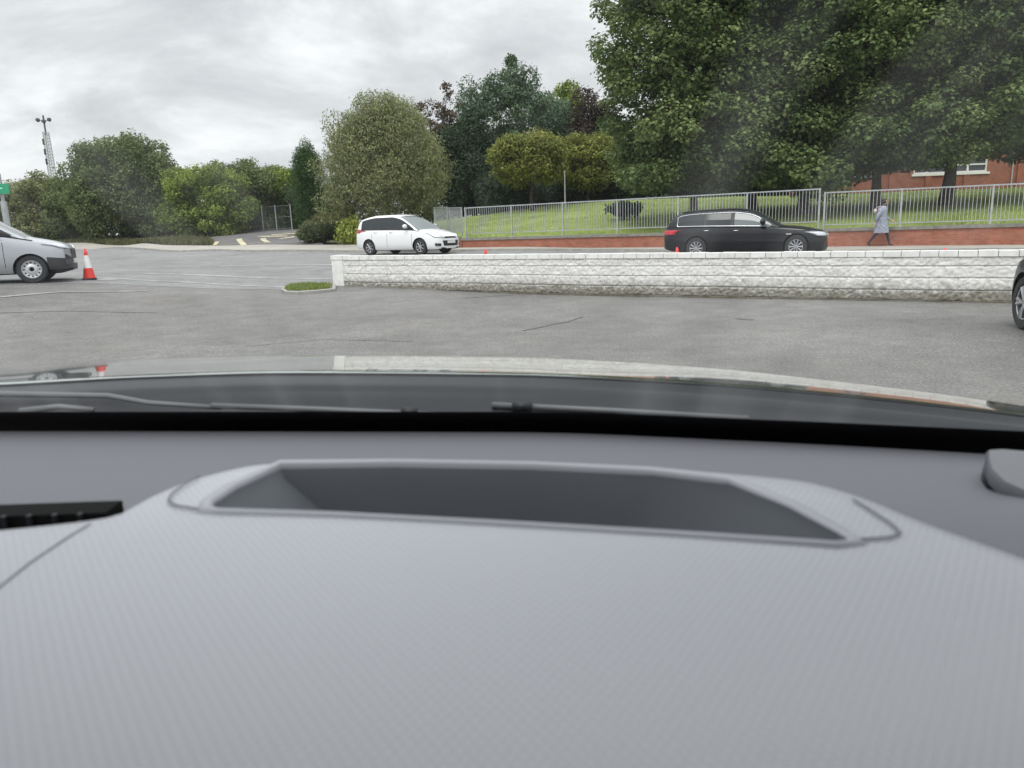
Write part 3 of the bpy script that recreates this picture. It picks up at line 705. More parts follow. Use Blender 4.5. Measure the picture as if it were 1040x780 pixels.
for _ in range(16000):
    px = random.uniform(-40, 215); py = random.uniform(243.5, 249.5) if px < 150 else random.uniform(241.5, 247); d = float(np.interp(px, [-60, 80, 180, 260], [66.3, 56.3, 46.5, 42.5]))+random.uniform(0, 4.5); p = W(px, py, d); pts.append((p.x, p.y, ghz(p.x, p.y)))
tufts('verge_grass', pts, .28, [(.13, .14, .06), (.2, .19, .09), (.08, .10, .04)], 'rough dry grass verge along the foot of the hedge')
pts = []
for _ in range(60000):
    px = random.uniform(474, 1060); cy_, cd = bank_z(px); t0 = np.interp(px, [440, 470, 831, 1040, 1240], [38, 34.8, 27.9, 24.7, 22]); d = t0+(cd-t0)*random.random()**1.2; p = W(px, 220, d); i = 0
    tt = (d-t0)/(cd-t0); c = W(px, cy_, cd); z = 1.0+(c.z-1.0)*(tt**.85); pts.append((p.x, p.y, z-.02))
tufts('lawn_grass', pts, .055, [(.20, .25, .065), (.26, .30, .085), (.16, .205, .055)], 'mown lawn grass on the bank behind the railing')

# ------------------------------------------------------------------ mast, sign, lamp posts
b = gbase(57, 250, 130); top = W(44, 119, 130); H = top.z-b.z
t = empty('lattice_mast', 'tall thin lattice mast with round floodlights at its top, against the sky', 'mast', (top.x, top.y, b.z))
mb = MB(); k_ = 34; w0, w1 = .58, .30
cor = lambda z, i: Vector(((w0+(w1-w0)*z/H)*(1 if i in (0, 3) else -1)*.5*2, (w0+(w1-w0)*z/H)*(1 if i in (0, 1) else -1), z))
for i in range(4):
    mb.tube([cor(0, i), cor(H*.88, i)], .075, 5)
    for k in range(k_):
        z0 = H*.88*k/k_; z1 = H*.88*(k+1)/k_; mb.tube([cor(z0, i), cor(z1, (i+1) % 4)], .04, 4, cap=False)
        mb.tube([cor(z1, i), cor(z1, (i+1) % 4)], .035, 4, cap=False)
mb.build('lattice', m_galv, t)
m_dk = mat('dark_steel', (.06, .065, .07), .6)
mb = MB(); mb.tube([(0, 0, H*.86), (0, 0, H+.3)], .14, 8); mb.tube([(-1.0, 0, H-.6), (1.0, 0, H-.6)], .06, 6); mb.build('head_frame', m_dk, t)
for x in (-1.0, 0, 1.0):
    mb = MB(); mb.lathe([(0, -.25), (.28, -.2), (.36, .12), (.3, .2), (0, .2)], 12, 'Y', 0, (x, -.1, H-.45 if x else H-.7)); mb.build('floodlight', m_dk, t)
for z in (H*.80, H*.72, H*.64): mb = MB(); mb.box((-.5, -.6, z-.5), (-.25, -.4, z+.5)); mb.build('antenna_panel', m_dk, t)
q = W(7, 225, 21.5); q.z = ghz(q.x, q.y)
t = empty('street_sign', 'small green street sign with pale lettering on a galvanised pole behind the silver van', 'sign', q)
zt = W(0, 178, 21.5).z-q.z
mb = MB(); mb.tube([(0, 0, -.1), (0, 0, zt-.75)], .085, 14); mb.tube([(0, 0, zt-.76), (0, 0, zt+.02)], .05, 12); mb.build('pole', m_galv, t, smooth=True, ang=40)
m_green = mat('green_sign', (.02, .34, .17), .45); m_pale = mat('pale_lettering', (.55, .85, .68), .5)
zs = W(3, 192, 21.3).z-q.z
mb = MB(); mb.box((-.62, -.125, zs-.14), (.30, -.10, zs+.14)); sb = mb.build('sign_board', m_green, t)
for grp_ in (((-.3, -.05, -.27, .06), (-.27, .04, -.18, .06), (-.27, -.01, -.2, .01)), ((-.12, -.05, -.09, .05), (-.09, -.05, -.03, -.03), (-.03, -.05, 0, .05), (-.09, .03, -.03, .05)), ((.05, .0, .12, .03),), ((-.5, -.05, -.47, .06), (-.47, -.01, -.45, .01), (-.45, -.05, -.42, .06))):
    mb = MB()
    for x0, z0, x1, z1 in grp_: mb.box((x0, -.129, zs+z0), (x1, -.1255, zs+z1))
    mb.build('letter', m_pale, sb)
b = W(574, 207, 45); b.z = bank_h(b.x, b.y); hp = W(574, 176, 45).z-b.z
t = empty('lamp_post', 'very thin pale post standing on the lawn between the yellow-green trees', 'post', b)
mb = MB(); mb.tube([(0, 0, -.1), (0, 0, hp)], [.045, .035], 8); mb.build('post', m_galv, t)
mb = MB(); mb.tube([(0, 0, hp), (0, 0, hp+.12)], .06, 8); mb.build('cap', m_galv, t)

# ------------------------------------------------------------------ traffic cones
def cone(loc, h, label, group, hi=False):
    t = empty('traffic_cone', label, 'cone', loc, random.random(), group); r = h*.165
    mb = MB(); mb.box((-h*.2, -h*.2, 0), (h*.2, h*.2, h*.045)); mb.build('base', m_black if hi else m_red, t)
    rr = lambda z: r*(1-z/h)+.02
    mb = MB(); mb.lathe([(rr(h*.05), h*.045), (rr(h*.37), h*.37)], 20); mb.build('shell', m_red, t, smooth=True, ang=40); mb = MB(); mb.lathe([(rr(h*.78), h*.78), (rr(h)+.004, h*.985), (rr(h)*.6, h), (0, h)], 20); mb.build('tip', m_red, t, smooth=True, ang=40)
    mb = MB(); mb.lathe([(rr(h*.37), h*.37), (rr(h*.78), h*.78)], 20); mb.build('reflective_sleeve', m_conew, t, smooth=True)
    mb = MB(); mb.lathe([(rr(h*.86)+.006, h*.84), (rr(h*.86)+.012, h*.86), (rr(h*.9)+.006, h*.88)], 20); mb.build('collar', m_red, t, smooth=True)
q = W(91, 283, 18.8); cone((q.x, q.y, ghz(q.x, q.y)+.012), .77, 'red and white traffic cone in full view in front of the silver van', None, True)
for px, yt, d, lab in ((493, 252.6, 20.3, 'red cone tip showing over the white wall right of the white car'), (687.6, 251.0, 18.0, 'red cone tip showing over the white wall before the rear wheel of the black car'), (960, 251.9, 15.2, 'red cone tip barely showing over the white wall below the walking person')):
    q = W(px, yt, d); z = ghz(q.x, q.y); cone((q.x, q.y, z), max(.35, q.z-z), lab, 'cones behind the white wall')

# ------------------------------------------------------------------ cars
def wheel(root, pos, r, w, style, side, steer=0):
    t = bpy.data.objects.new('wheel', None); COL.objects.link(t); t.parent = root; t.location = pos; t.rotation_euler = (0, 0, (0 if side > 0 else math.pi)+steer)
    # outside faces +Y
    ri = r*.66
    mb = MB(); mb.lathe([(ri, -w/2), (r*.93, -w/2), (r*.985, -w*.4), (r, -w*.2), (r, w*.2), (r*.985, w*.4), (r*.93, w/2), (ri+.01, w/2), (ri, w*.42), (ri, -w/2)], 40, 'Y'); mb.build('tyre', m_tyre, t, smooth=True, ang=35)
    mb = MB()
    if style == 'steel':
        mb.lathe([(ri, w*.40), (ri*.93, w*.46), (ri*.86, w*.30), (ri*.62, w*.26), (ri*.5, w*.40), (ri*.3, w*.42), (ri*.28, w*.30), (0, w*.30)], 36, 'Y')
        o = mb.build('rim', m_steelrim, t, smooth=True, ang=50)
        mb = MB()
        for k in range(12):
            a = k*math.pi/6; c = (math.cos(a)*ri*.75, w*.29, math.sin(a)*ri*.75); mb.lathe([(0, .0), (ri*.085, .001), (ri*.085, -.01)], 8, 'Y', 0, (c[0], c[1]+.006, c[2]))
        mb.lathe([(0, w*.34), (ri*.22, w*.34), (ri*.22, w*.2)], 16, 'Y'); mb.build('rim_holes', m_well, t)
    else:
        mb.lathe([(ri, w*.38), (ri*.95, w*.46), (ri*.88, w*.42), (ri*.86, w*.1)], 40, 'Y')
        nsp = {'multi': 10, 'five': 5, 'seven': 7}[style]
        for k in range(nsp):
            for dk in ((-.16, .16) if style == 'five' else (-.08, .08) if style == 'multi' else (0,)):
                a0 = 2*math.pi*k/nsp; a1 = a0+dk; wd_ = ri*(.09 if style == 'five' else .05 if style == 'multi' else .10)
                p = [Vector((math.cos(a0)*ri*.16, w*.38, math.sin(a0)*ri*.16)), Vector((math.cos(a1)*ri*.92, w*.42, math.sin(a1)*ri*.92))]
                mb.tube(p, [wd_, wd_*1.15], 6)
        mb.lathe([(0, w*.46), (ri*.16, w*.45), (ri*.22, w*.36), (ri*.22, w*.1)], 20, 'Y'); mb.build('rim', m_alloy, t, smooth=True, ang=40)
        mb = MB(); mb.lathe([(0, w*.05), (ri*.9, w*.05), (ri*.9, -w*.3)], 24, 'Y'); mb.build('brake_backing', m_well, t)
    return t
def make_car(kind, label, cat, loc, rz, P, paint, style, steer=0):
    Lc, hw0, topk, hwk, botk = P['L'], P['hw'], P['top'], P['hwk'], P['bot']
    root = empty(kind, label, cat, loc, rz)
    T = lambda s: interp(topk, s); HWf = lambda s: interp(hwk, s)*hw0; B = lambda s: interp(botk, s)
    prof = [(0, 0), (.80, 0), (.93, .03), (.985, .12), (1.0, .30), (1.0, .5), (.985, .66), (.965, .80), (.92, .91), (.80, .975), (.5, 1.0), (0, 1.015)]
    pk_t = [i/(len(prof)-1) for i in range(len(prof))]
    def ring(s):
        h = T(s)-B(s); w = HWf(s); return [(y*w, B(s)+z*h) for y, z in prof]
    def side_y(s, z):
        r_ = ring(s)[1:-1]
        for (y0, z0), (y1, z1) in zip(r_[:-1], r_[1:]):
            if z0 <= z <= z1: return y0+(y1-y0)*(z-z0)/max(1e-6, z1-z0)
        return r_[0][0] if z < r_[0][1] else 0
    ns = 70; ss = [Lc*(.5-.5*math.cos(math.pi*i/ns)) for i in range(ns+1)]
    v = []; fs = []; m_ = len(prof); full = 2*m_-2
    for s in ss:
        rg = ring(s)
        for y, z in rg: v.append((Lc/2-s, y, z))
        for y, z in rg[-2:0:-1]: v.append((Lc/2-s, -y, z))
    for i in range(ns):
        for j in range(full):
            a, b = i*full+j, i*full+(j+1) % full; fs.append((a, b, b+full, a+full))
    fs.append(tuple(range(full))[::-1]); fs.append(tuple(ns*full+j for j in range(full)))
    body = mesh('body', v, fs, None, root, mats=[paint, m_well, m_black])
    bm = bmesh.new(); bm.from_mesh(body.data); bmesh.ops.recalc_face_normals(bm, faces=bm.faces); bm.to_mesh(body.data); bm.free()
    cut = MB(); ax = []
    for sx in (P['fo'], P['fo']+P['wb']):
        x = Lc/2-sx; ax.append(x); Rr = P['r']+.045
        for sd_ in (1, -1):
            y0, y1 = sorted((sd_*(hw0-.30), sd_*(hw0+.3))); prf = [(0, y0), (Rr, y0), (Rr, y1), (0, y1)]
            vv = []; n_ = 36
            for k in range(n_):
                a = 2*math.pi*k/n_; vv += [(x+Rr*math.cos(a), y0, P['r']+Rr*math.sin(a)), (x+Rr*math.cos(a), y1, P['r']+Rr*math.sin(a))]
            ff = [(2*k, 2*((k+1) % n_), 2*((k+1) % n_)+1, 2*k+1) for k in range(n_)]+[tuple(2*k for k in range(n_))[::-1], tuple(2*k+1 for k in range(n_))]
            cut.add(vv, ff)
    co = cut.build('cutter', m_well)
    bm = bmesh.new(); bm.from_mesh(co.data); bmesh.ops.recalc_face_normals(bm, faces=bm.faces); bm.to_mesh(co.data); bm.free()
    co.location = loc; co.rotation_euler = (0, 0, rz)
    md = body.modifiers.new('b', 'BOOLEAN'); md.operation = 'DIFFERENCE'; md.object = co; md.solver = 'EXACT'
    bpy.context.view_layer.update(); dg = bpy.context.evaluated_depsgraph_get(); me = bpy.data.meshes.new_from_object(body.evaluated_get(dg)); body.modifiers.clear(); body.data = me
    bpy.data.objects.remove(co)
    me.materials.clear(); [me.materials.append(q) for q in (paint, m_well, m_black)]
    for p in me.polygons:
        c = p.center; p.material_index = 0; p.use_smooth = True
        for x in ax:
            if math.hypot(c.x-x, c.z-P['r']) < P['r']+.0449 and abs(c.y) < hw0-.004 and abs(c.y) > .3: 
                if abs(abs(c.y)-side_y(Lc/2-c.x, c.z)) > .02: p.material_index = 1
        s_ = Lc/2-c.x
        if c.z < B(s_)+P.get('clad', .05): p.material_index = max(p.material_index, 2) if p.material_index == 0 else 1
        if P.get('blackbump') and s_ < P['blackbump'][0] and c.z < P['blackbump'][1]: p.material_index = 2 if p.material_index == 0 else 1
    me.set_sharp_from_angle(angle=R(38))
    # greenhouse
    g0, g1, g2, g3 = P['gh']; RZ = lambda s: interp(P['roof'], s); zmax = max(k[1] for k in P['roof'])
    ng = 60; gs = [g0+(g3-g0)*i/ng for i in range(ng+1)]
    for q in (g1, g2, *[x for w in P['win'] for x in w]):     # snap stations to the cuts
        i = min(range(ng+1), key=lambda k: abs(gs[k]-q)); gs[i] = q
    G = []
    for s in gs:
        zb = T(s)-.05; zt = max(RZ(s), zb+.02); wb = HWf(s)*.925; wt = hw0*P['rw']
        yy = lambda z: wb+(wt-wb)*max(0, (z-zb))/(zmax-zb)
        zs_ = max(zb+.004, zt-.085-.0*(zt-zb)); z2 = max(zs_+.002, zt-.025)
        G.append([(yy(zb), zb), (yy((zb+zs_)/2)+.012, (zb+zs_)/2), (yy(zs_), zs_), (yy(z2)-.025, z2), (yy(zt)*.82, zt+.003), (yy(zt)*.45, zt+.022), (0, zt+.03)])
    def gmesh(name, m, cells, par):
        mb = MB()
        for sd_ in (1, -1):
            for i, j in cells:
                if isinstance(sd_, int):
                    q = [(Lc/2-gs[a], sd_*G[a][b][0], G[a][b][1]) for a, b in ((i, j), (i+1, j), (i+1, j+1), (i, j+1))]
                    mb.add(q, [(0, 1, 2, 3) if sd_ < 0 else (3, 2, 1, 0)])
        o = mb.build(name, m, par, smooth=True)
        bm = bmesh.new(); bm.from_mesh(o.data); bmesh.ops.remove_doubles(bm, verts=bm.verts, dist=.0005); bmesh.ops.recalc_face_normals(bm, faces=bm.faces); bm.to_mesh(o.data); bm.free(); return o
    ws, rw, roof, pilr = [], [], [], []; win = [[] for _ in P['win']]
    for i in range(ng):
        sm = (gs[i]+gs[i+1])/2
        for j in range(6):
            if j < 2:
                k = [n_ for n_, w in enumerate(P['win']) if w[0] < sm < w[1]]
                (win[k[0]] if k else pilr if P['win'][0][0] < sm < P['win'][-1][1] else roof).append((i, j))
            elif j < 4 and (j == 2 or (g1 < sm < g2)): roof.append((i, j))
            elif sm < g1: ws.append((i, j))
            elif sm > g2 and not P.get('van'): rw.append((i, j))
            else: roof.append((i, j))
    rf = gmesh('roof', paint, roof, root)
    grp = {}
    for i, j in pilr: grp.setdefault(sum(1 for w in P['win'] if w[1] <= (gs[i]+gs[i+1])/2), []).append((i, j))
    for cells in grp.values():
        for sd_ in (1, -1):
            mb = MB()
            for i, j in cells: mb.add([(Lc/2-gs[a], sd_*G[a][b][0], G[a][b][1]) for a, b in ((i, j), (i+1, j), (i+1, j+1), (i, j+1))], [(0, 1, 2, 3) if sd_ < 0 else (3, 2, 1, 0)])
            mb.build('window_pillar', m_black, root)
    if ws: gmesh('windscreen', P.get('wsm', m_carglass2), ws, root)
    if rw: gmesh('rear_window', m_carglass, rw, root)
    for k, w in enumerate(win):
        for sd_ in (1, -1):
            mb = MB()
            for i, j in w:
                q = [(Lc/2-gs[a], sd_*(G[a][b][0]), G[a][b][1]) for a, b in ((i, j), (i+1, j), (i+1, j+1), (i, j+1))]
                mb.add(q, [(0, 1, 2, 3) if sd_ < 0 else (3, 2, 1, 0)])
            mb.build('side_window', P['winmat'][k], root, smooth=True)
    gi = lambda s: min(range(ng+1), key=lambda k: abs(gs[k]-s))
    # door seams and pillars, trims
    for sd_ in (1, -1):
        for s in P.get('doors', ()):
            mb = MB(); zz0 = B(s)+.10; zz1 = T(s)-.06; v = []
            for k in range(11):
                z = zz0+(zz1-zz0)*k/10; y = side_y(s, z)+.0015; v += [(Lc/2-s-.006, sd_*y, z), (Lc/2-s+.006, sd_*y, z)]
            mb.add(v, [(2*k, 2*k+1, 2*k+3, 2*k+2) for k in range(10)]); mb.build('door_seam', m_well, root)
        for s in P.get('handles', ()):
            mb = MB(); z = T(s)-.16; y = side_y(s, z); mb.tube([(Lc/2-s-.09, sd_*(y+.012), z), (Lc/2-s, sd_*(y+.03), z), (Lc/2-s+.09, sd_*(y+.012), z)], .014, 6); mb.build('door_handle', P.get('hm', paint), root, smooth=True)
        for s0, s1, a, b in P.get('pill', ()):
            pass
        # mirror
        s = P['mir']; z = T(s)+.07; y = hw0*.93
        mb = MB(); bmv = bmesh.new(); bmesh.ops.create_icosphere(bmv, subdivisions=3, radius=1)
        mb.add([(Lc/2-s-.0+p.co.x*.085, sd_*(y+.13)+p.co.y*.12, z+.02+p.co.z*.085) for p in bmv.verts], [tuple(q.index for q in f_.verts) for f_ in bmv.faces]); bmv.free()
        mb.tube([(Lc/2-s, sd_*(y-.06), z-.06), (Lc/2-s, sd_*(y+.1), z-.01)], .022, 6)
        mb.build('wing_mirror', P.get('mirm', paint), root, smooth=True)
        if P.get('trim'):
            i0, i1 = gi(P['win'][0][0]+.25), gi(P['win'][-1][1]); mb = MB()
            up_ = [(Lc/2-gs[i], sd_*(G[i][2][0]+.006), G[i][2][1]) for i in range(i0, i1+1)]; lo_ = [(Lc/2-gs[i], sd_*(G[i][0][0]+.02), G[i][0][1]+.02) for i in range(i1, i0-1, -1)]
            mb.tube(up_+lo_, .013, 5); mb.build('window_trim', m_chrome, root, smooth=True)
        if P.get('rails'):
            mb = MB(); mb.tube([(Lc/2-gs[i], sd_*(G[i][3][0]-.03), G[i][3][1]+.045) for i in range(gi(g1+.1), gi(g2)-1)], .016, 6); mb.build('roof_rail', P['rails'], root, smooth=True)
    def s_front(y, z, rear=False):
        lo = 0
        for k in range(400):
            s = k*.004; q = Lc-s if rear else s
            if B(q) <= z <= T(q)+.02 and side_y(q, min(z, T(q)-.02)) >= abs(y): return q
        return Lc-.3 if rear else .3
    def fpatch(name, quad, m, sides=(1,), rear=False, off=.012, n_=8, th=.0):
        for sd_ in sides:
            mb = MB(); v = []
            for i in range(n_+1):
                for j in range(n_+1):
                    u, w = i/n_, j/n_; a, b, c, d = quad
                    y = (a[0]*(1-u)+b[0]*u)*(1-w)+(d[0]*(1-u)+c[0]*u)*w; z = (a[1]*(1-u)+b[1]*u)*(1-w)+(d[1]*(1-u)+c[1]*u)*w
                    s = s_front(y, z, rear); v.append((Lc/2-s+(-off if rear else off), sd_*(y+off*.6*(1 if y > .3 else 0)), z))
            mb.add(v, [(i*(n_+1)+j, (i+1)*(n_+1)+j, (i+1)*(n_+1)+j+1, i*(n_+1)+j+1) for i in range(n_) for j in range(n_)]); 
            o = mb.build(name, m, root, smooth=True)
            bm = bmesh.new(); bm.from_mesh(o.data); g_ = bmesh.ops.solidify(bm, geom=bm.faces[:], thickness=.02); bmesh.ops.recalc_face_normals(bm, faces=bm.faces); bm.to_mesh(o.data); bm.free()
    for nm, quad, m, sides, rear in P['patches']: fpatch(nm, quad, m, sides, rear)
    x0 = Lc/2-P['fo']; yw_ = hw0-.14
    for x, st in ((x0, steer), (x0-P['wb'], 0)):
        for sd_ in (1, -1): wheel(root, (x, sd_*yw_, P['r']), P['r'], .21, style, sd_, st)
    return root
HWK = [(0, .42), (.06, .66), (.15, .80), (.35, .91), (.7, .97), (1.2, 1.0), (3.4, 1.0), (4.2, .97), (4.55, .88), (4.7, .78), (4.77, .62)]
smax = dict(L=4.77, hw=.94, fo=.95, wb=2.85, r=.33, rw=.70,
    top=[(0, .60), (.06, .70), (.2, .80), (.6, .93), (1.1, 1.04), (1.5, 1.08), (3.4, 1.13), (4.4, 1.14), (4.65, 1.08), (4.77, .92)], hwk=HWK,
    bot=[(0, .24), (.3, .19), (1, .19), (3.8, .19), (4.5, .26), (4.77, .32)],
    roof=[(1.0, .98), (1.5, 1.29), (2.1, 1.57), (2.6, 1.66), (3.4, 1.66), (4.0, 1.60), (4.35, 1.50), (4.66, 1.10)],
    gh=(1.0, 2.15, 4.28, 4.66), win=[(1.25, 1.92), (1.97, 2.68), (2.76, 3.52), (3.58, 4.28)], winmat=[m_carglass]*4, mir=1.62, doors=(1.35, 2.72, 3.6), handles=(2.5, 3.4), clad=.035, wsm=m_carglass2,
    patches=[('headlight', [(.42, .66), (.80, .70), (.84, .88), (.50, .80)], m_head, (1, -1), False), ('grille', [(-.40, .655), (.40, .655), (.36, .72), (-.36, .72)], m_black, (1,), False),
             ('lower_grille', [(-.46, .34), (.46, .34), (.52, .56), (-.52, .56)], m_black, (1,), False), ('fog_lamp', [(.62, .34), (.80, .36), (.80, .46), (.60, .44)], m_black, (1, -1), False),
             ('tail_light', [(.60, .95), (.86, .95), (.86, 1.12), (.62, 1.10)], m_tail, (1, -1), True)])
def place_by(px, py, d): q = W(px, py, d); return Vector((q.x, q.y, ghz(q.x, q.y)+.005))
# white people carrier, front swung towards us
c = place_by(414.5, 258, 31.0); c.z = ghz(c.x, c.y)+.005
SM = make_car('parked_car', 'white people carrier parked by the far kerb beyond the left end of the white wall', 'car', c, R(-33), smax, m_white, 'seven')
SM.scale = (.955, .955, .965)
mb = MB(); mb.box((2.385+.02, -.26, .44), (2.385+.035, .26, .55)); mb.build('number_plate', m_plate, SM)
est = dict(L=4.9, hw=.93, fo=.84, wb=2.97, r=.325, rw=.66,
    top=[(0, .60), (.05, .69), (.25, .77), (.7, .86), (1.32, .92), (1.8, .95), (4.3, 1.0), (4.6, 1.0), (4.8, .97), (4.9, .90)], hwk=[(k[0]*4.9/4.77, k[1]) for k in HWK],
    bot=[(0, .20), (.3, .15), (1, .16), (3.9, .16), (4.6, .24), (4.9, .32)],
    roof=[(1.32, .90), (1.72, 1.14), (2.25, 1.36), (2.8, 1.42), (3.6, 1.41), (4.1, 1.385), (4.4, 1.33), (4.65, 1.18), (4.80, .98)],
    gh=(1.32, 2.27, 4.42, 4.80), win=[(1.58, 2.66), (2.78, 3.52), (3.57, 4.42)], winmat=[m_carglass2, m_carglass, m_carglass], mir=1.80, doors=(1.75, 2.75, 3.62), handles=(2.6, 3.5), clad=.03, wsm=m_carglass, trim=True, rails=m_black, hm=m_chrome,
    patches=[('headlight', [(.46, .60), (.80, .61), (.86, .72), (.52, .70)], m_head, (1, -1), False), ('grille', [(.04, .50), (.32, .50), (.32, .66), (.06, .66)], m_chrome, (1, -1), False),
             ('lower_grille', [(-.5, .26), (.5, .26), (.45, .40), (-.45, .40)], m_black, (1,), False), ('tail_light', [(.58, .74), (.86, .74), (.86, .87), (.60, .86)], m_tail, (1, -1), True)])
c = place_by(755.5, 260, 23.3); c.z = ghz(c.x, c.y)
BK_ = make_car('parked_car', 'black estate car parked along the far kerb in front of the railing', 'car', c, R(-25), est, m_blackcar, 'multi')
BK_.scale = (.98, .98, 1.045)
mb = MB(); mb.box((2.45-1.13, -.925, .66), (2.45-.98, -.938, .70)); mb.build('wing_badge', m_chrome, BK_)
van = dict(L=4.4, hw=.92, fo=.82, wb=2.78, r=.325, rw=.80, van=True, blackbump=(.50, .60),
    top=[(0, .72), (.05, .82), (.2, .92), (.6, 1.02), (.95, 1.10), (1.4, 1.18), (2.5, 1.2), (4.2, 1.2), (4.4, 1.15)], hwk=[(0, .55), (.05, .74), (.14, .86), (.35, .94), (.7, .98), (1.2, 1.0), (4.0, 1.0), (4.3, .96), (4.4, .9)],
    bot=[(0, .26), (.3, .20), (1, .22), (3.8, .22), (4.4, .30)],
    roof=[(.72, .98), (1.2, 1.28), (1.85, 1.66), (2.3, 1.80), (3.2, 1.84), (4.2, 1.82), (4.38, 1.60), (4.395, 1.2)],
    gh=(.72, 1.95, 4.3, 4.395), win=[(1.12, 1.45), (1.55, 2.4)], winmat=[m_black, m_carglass], mir=1.55, doors=(1.32, 2.5), handles=(2.35,), clad=.06, wsm=m_carglass2, mirm=m_black,
    patches=[('headlight', [(.50, .76), (.78, .80), (.84, .90), (.56, .86)], m_head, (1, -1), False), ('grille', [(-.5, .66), (.5, .66), (.46, .78), (-.46, .78)], m_black, (1,), False),
             ('fog_lamp', [(.60, .40), (.78, .42), (.78, .52), (.62, .50)], m_dk, (1, -1), False)])
q = W(33.5, 282.5, 17.5); q.z = ghz(q.x, q.y)   # contact of the near front wheel
a = R(24); off_ = Matrix.Rotation(a, 3, 'Z') @ Vector((2.2-.82, -(.92-.02), 0)); c = Vector((q.x-off_.x, q.y-off_.y, q.z+.005))
VN = make_car('parked_van', 'silver van with black bumper and steel wheels at the left frame edge', 'van', c, a, van, m_silver, 'steel')
mb = MB(); mb.box((2.2+.005, -.26, .42), (2.2+.03, .26, .53)); mb.build('number_plate', m_plate, VN)
hat = dict(L=4.2, hw=.9, fo=.78, wb=2.6, r=.345, rw=.68,
    top=[(0, .62), (.06, .74), (.2, .86), (.6, .98), (1.1, 1.06), (1.5, 1.10), (3.6, 1.14), (4.0, 1.1), (4.2, .95)], hwk=[(0, .45), (.06, .66), (.12, .80), (.25, .91), (.42, .97), (.7, 1.0), (1.2, 1.0), (3.2, 1.0), (3.8, .97), (4.05, .88), (4.2, .7)],
    bot=[(0, .26), (.3, .22), (1, .22), (3.4, .22), (4.2, .34)],
    roof=[(1.0, 1.02), (1.5, 1.30), (2.0, 1.52), (2.5, 1.60), (3.2, 1.58), (3.7, 1.48), (4.12, 1.1)],
    gh=(1.0, 2.0, 3.7, 4.12), win=[(1.3, 2.2), (2.28, 3.0), (3.08, 3.6)], winmat=[m_carglass]*3, mir=1.55, doors=(1.3, 2.25, 3.1), handles=(2.1, 2.9), clad=.14,
    patches=[('headlight', [(.46, .72), (.78, .76), (.84, .92), (.56, .86)], m_head, (1, -1), False), ('grille', [(-.4, .48), (.4, .48), (.4, .66), (-.4, .66)], m_black, (1,), False), ('tail_light', [(.55, .86), (.84, .86), (.84, 1.05), (.58, 1.05)], m_tail, (1, -1), True)])
q = W(1034.6, 333, 9.55); q.z = ghz(q.x, q.y)
a = R(90-17); off_ = Matrix.Rotation(a, 3, 'Z') @ Vector((2.1-.78, (.9-.03), 0)); c = Vector((q.x-off_.x, q.y-off_.y, q.z+.002))
make_car('parked_car', 'dark grey car at the right frame edge, only its front wheel and wing showing', 'car', c, a, hat, m_darkcar, 'five', R(2))

# ------------------------------------------------------------------ person
def skin_mesh(name, verts, edges, radii, m, parent, sub=2, root=0):
    me = bpy.data.meshes.new(name); me.from_pydata(verts, edges, []); o = bpy.data.objects.new(name, me); COL.objects.link(o)
    md = o.modifiers.new('s', 'SKIN'); md.use_smooth_shade = True
    for k, r_ in enumerate(radii):
        sv = me.skin_vertices[0].data[k]; sv.radius = (r_ if isinstance(r_, tuple) else (r_, r_)); sv.use_root = (k == root)
    ms = o.modifiers.new('u', 'SUBSURF'); ms.levels = sub; ms.render_levels = sub
    bpy.context.view_layer.update(); dg = bpy.context.evaluated_depsgraph_get(); e_ = bpy.data.meshes.new_from_object(o.evaluated_get(dg)); o.modifiers.clear(); o.data = e_
    e_.materials.clear(); e_.materials.append(m); e_.polygons.foreach_set('use_smooth', [True]*len(e_.polygons)); o.parent = parent; return o
m_skin = mat('skin', (.55, .34, .26), .55); m_hair = mat('dark_hair', (.02, .016, .014), .6)
m_leg = mat('dark_leggings', (.035, .03, .045), .8); m_coat = mat('grey_blue_coat', rough=.85, spec=.2)
c_ = ramp(m_coat, tex_noise(m_coat, 16, 3, .7), [(.34, (.19, .215, .28)), (.5, (.29, .32, .39)), (.66, (.42, .45, .51))]); setcol(m_coat, c_)
q = W(893, 250, 25.6); q.z = ghz(q.x, q.y)+.09
t = empty('person', 'person walking right on the pavement in a knee-length grey-blue coat and dark leggings', 'person', q, math.atan2(bdn.y, bdn.x)+R(3))
# x forward, y left, z up
V_ = [(0, 0, .86), (0, 0, 1.02), (.02, 0, 1.18), (.03, 0, 1.30), (.045, 0, 1.37), (.07, 0, 1.44), (.085, 0, 1.52), (.08, 0, 1.575),
      (.03, .09, .82), (.20, .085, .47), (.30, .08, .10), (.31, .08, .055), (.43, .085, .045),
      (-.03, -.09, .82), (-.10, -.085, .47), (-.33, -.08, .16), (-.36, -.08, .09), (-.27, -.085, .035),
      (.03, .15, 1.27), (.10, .19, 1.03), (.26, .17, .90), (.32, .165, .87),
      (.03, -.15, 1.27), (-.10, -.20, 1.05), (-.17, -.19, .84), (-.18, -.185, .78)]
E_ = [(0, 1), (1, 2), (2, 3), (3, 4), (4, 5), (5, 6), (6, 7), (0, 8), (8, 9), (9, 10), (10, 11), (11, 12), (0, 13), (13, 14), (14, 15), (15, 16), (16, 17), (3, 18), (18, 19), (19, 20), (20, 21), (3, 22), (22, 23), (23, 24), (24, 25)]
Rd = [(.12, .14), (.10, .13), (.11, .15), (.09, .12), .048, (.078, .07), (.092, .075), (.06, .055), .085, .058, .036, .04, .025, .085, .058, .036, .04, .025, .055, .04, .03, .028, .055, .04, .03, .028]
body = skin_mesh('body', V_, E_, Rd, m_skin, t)
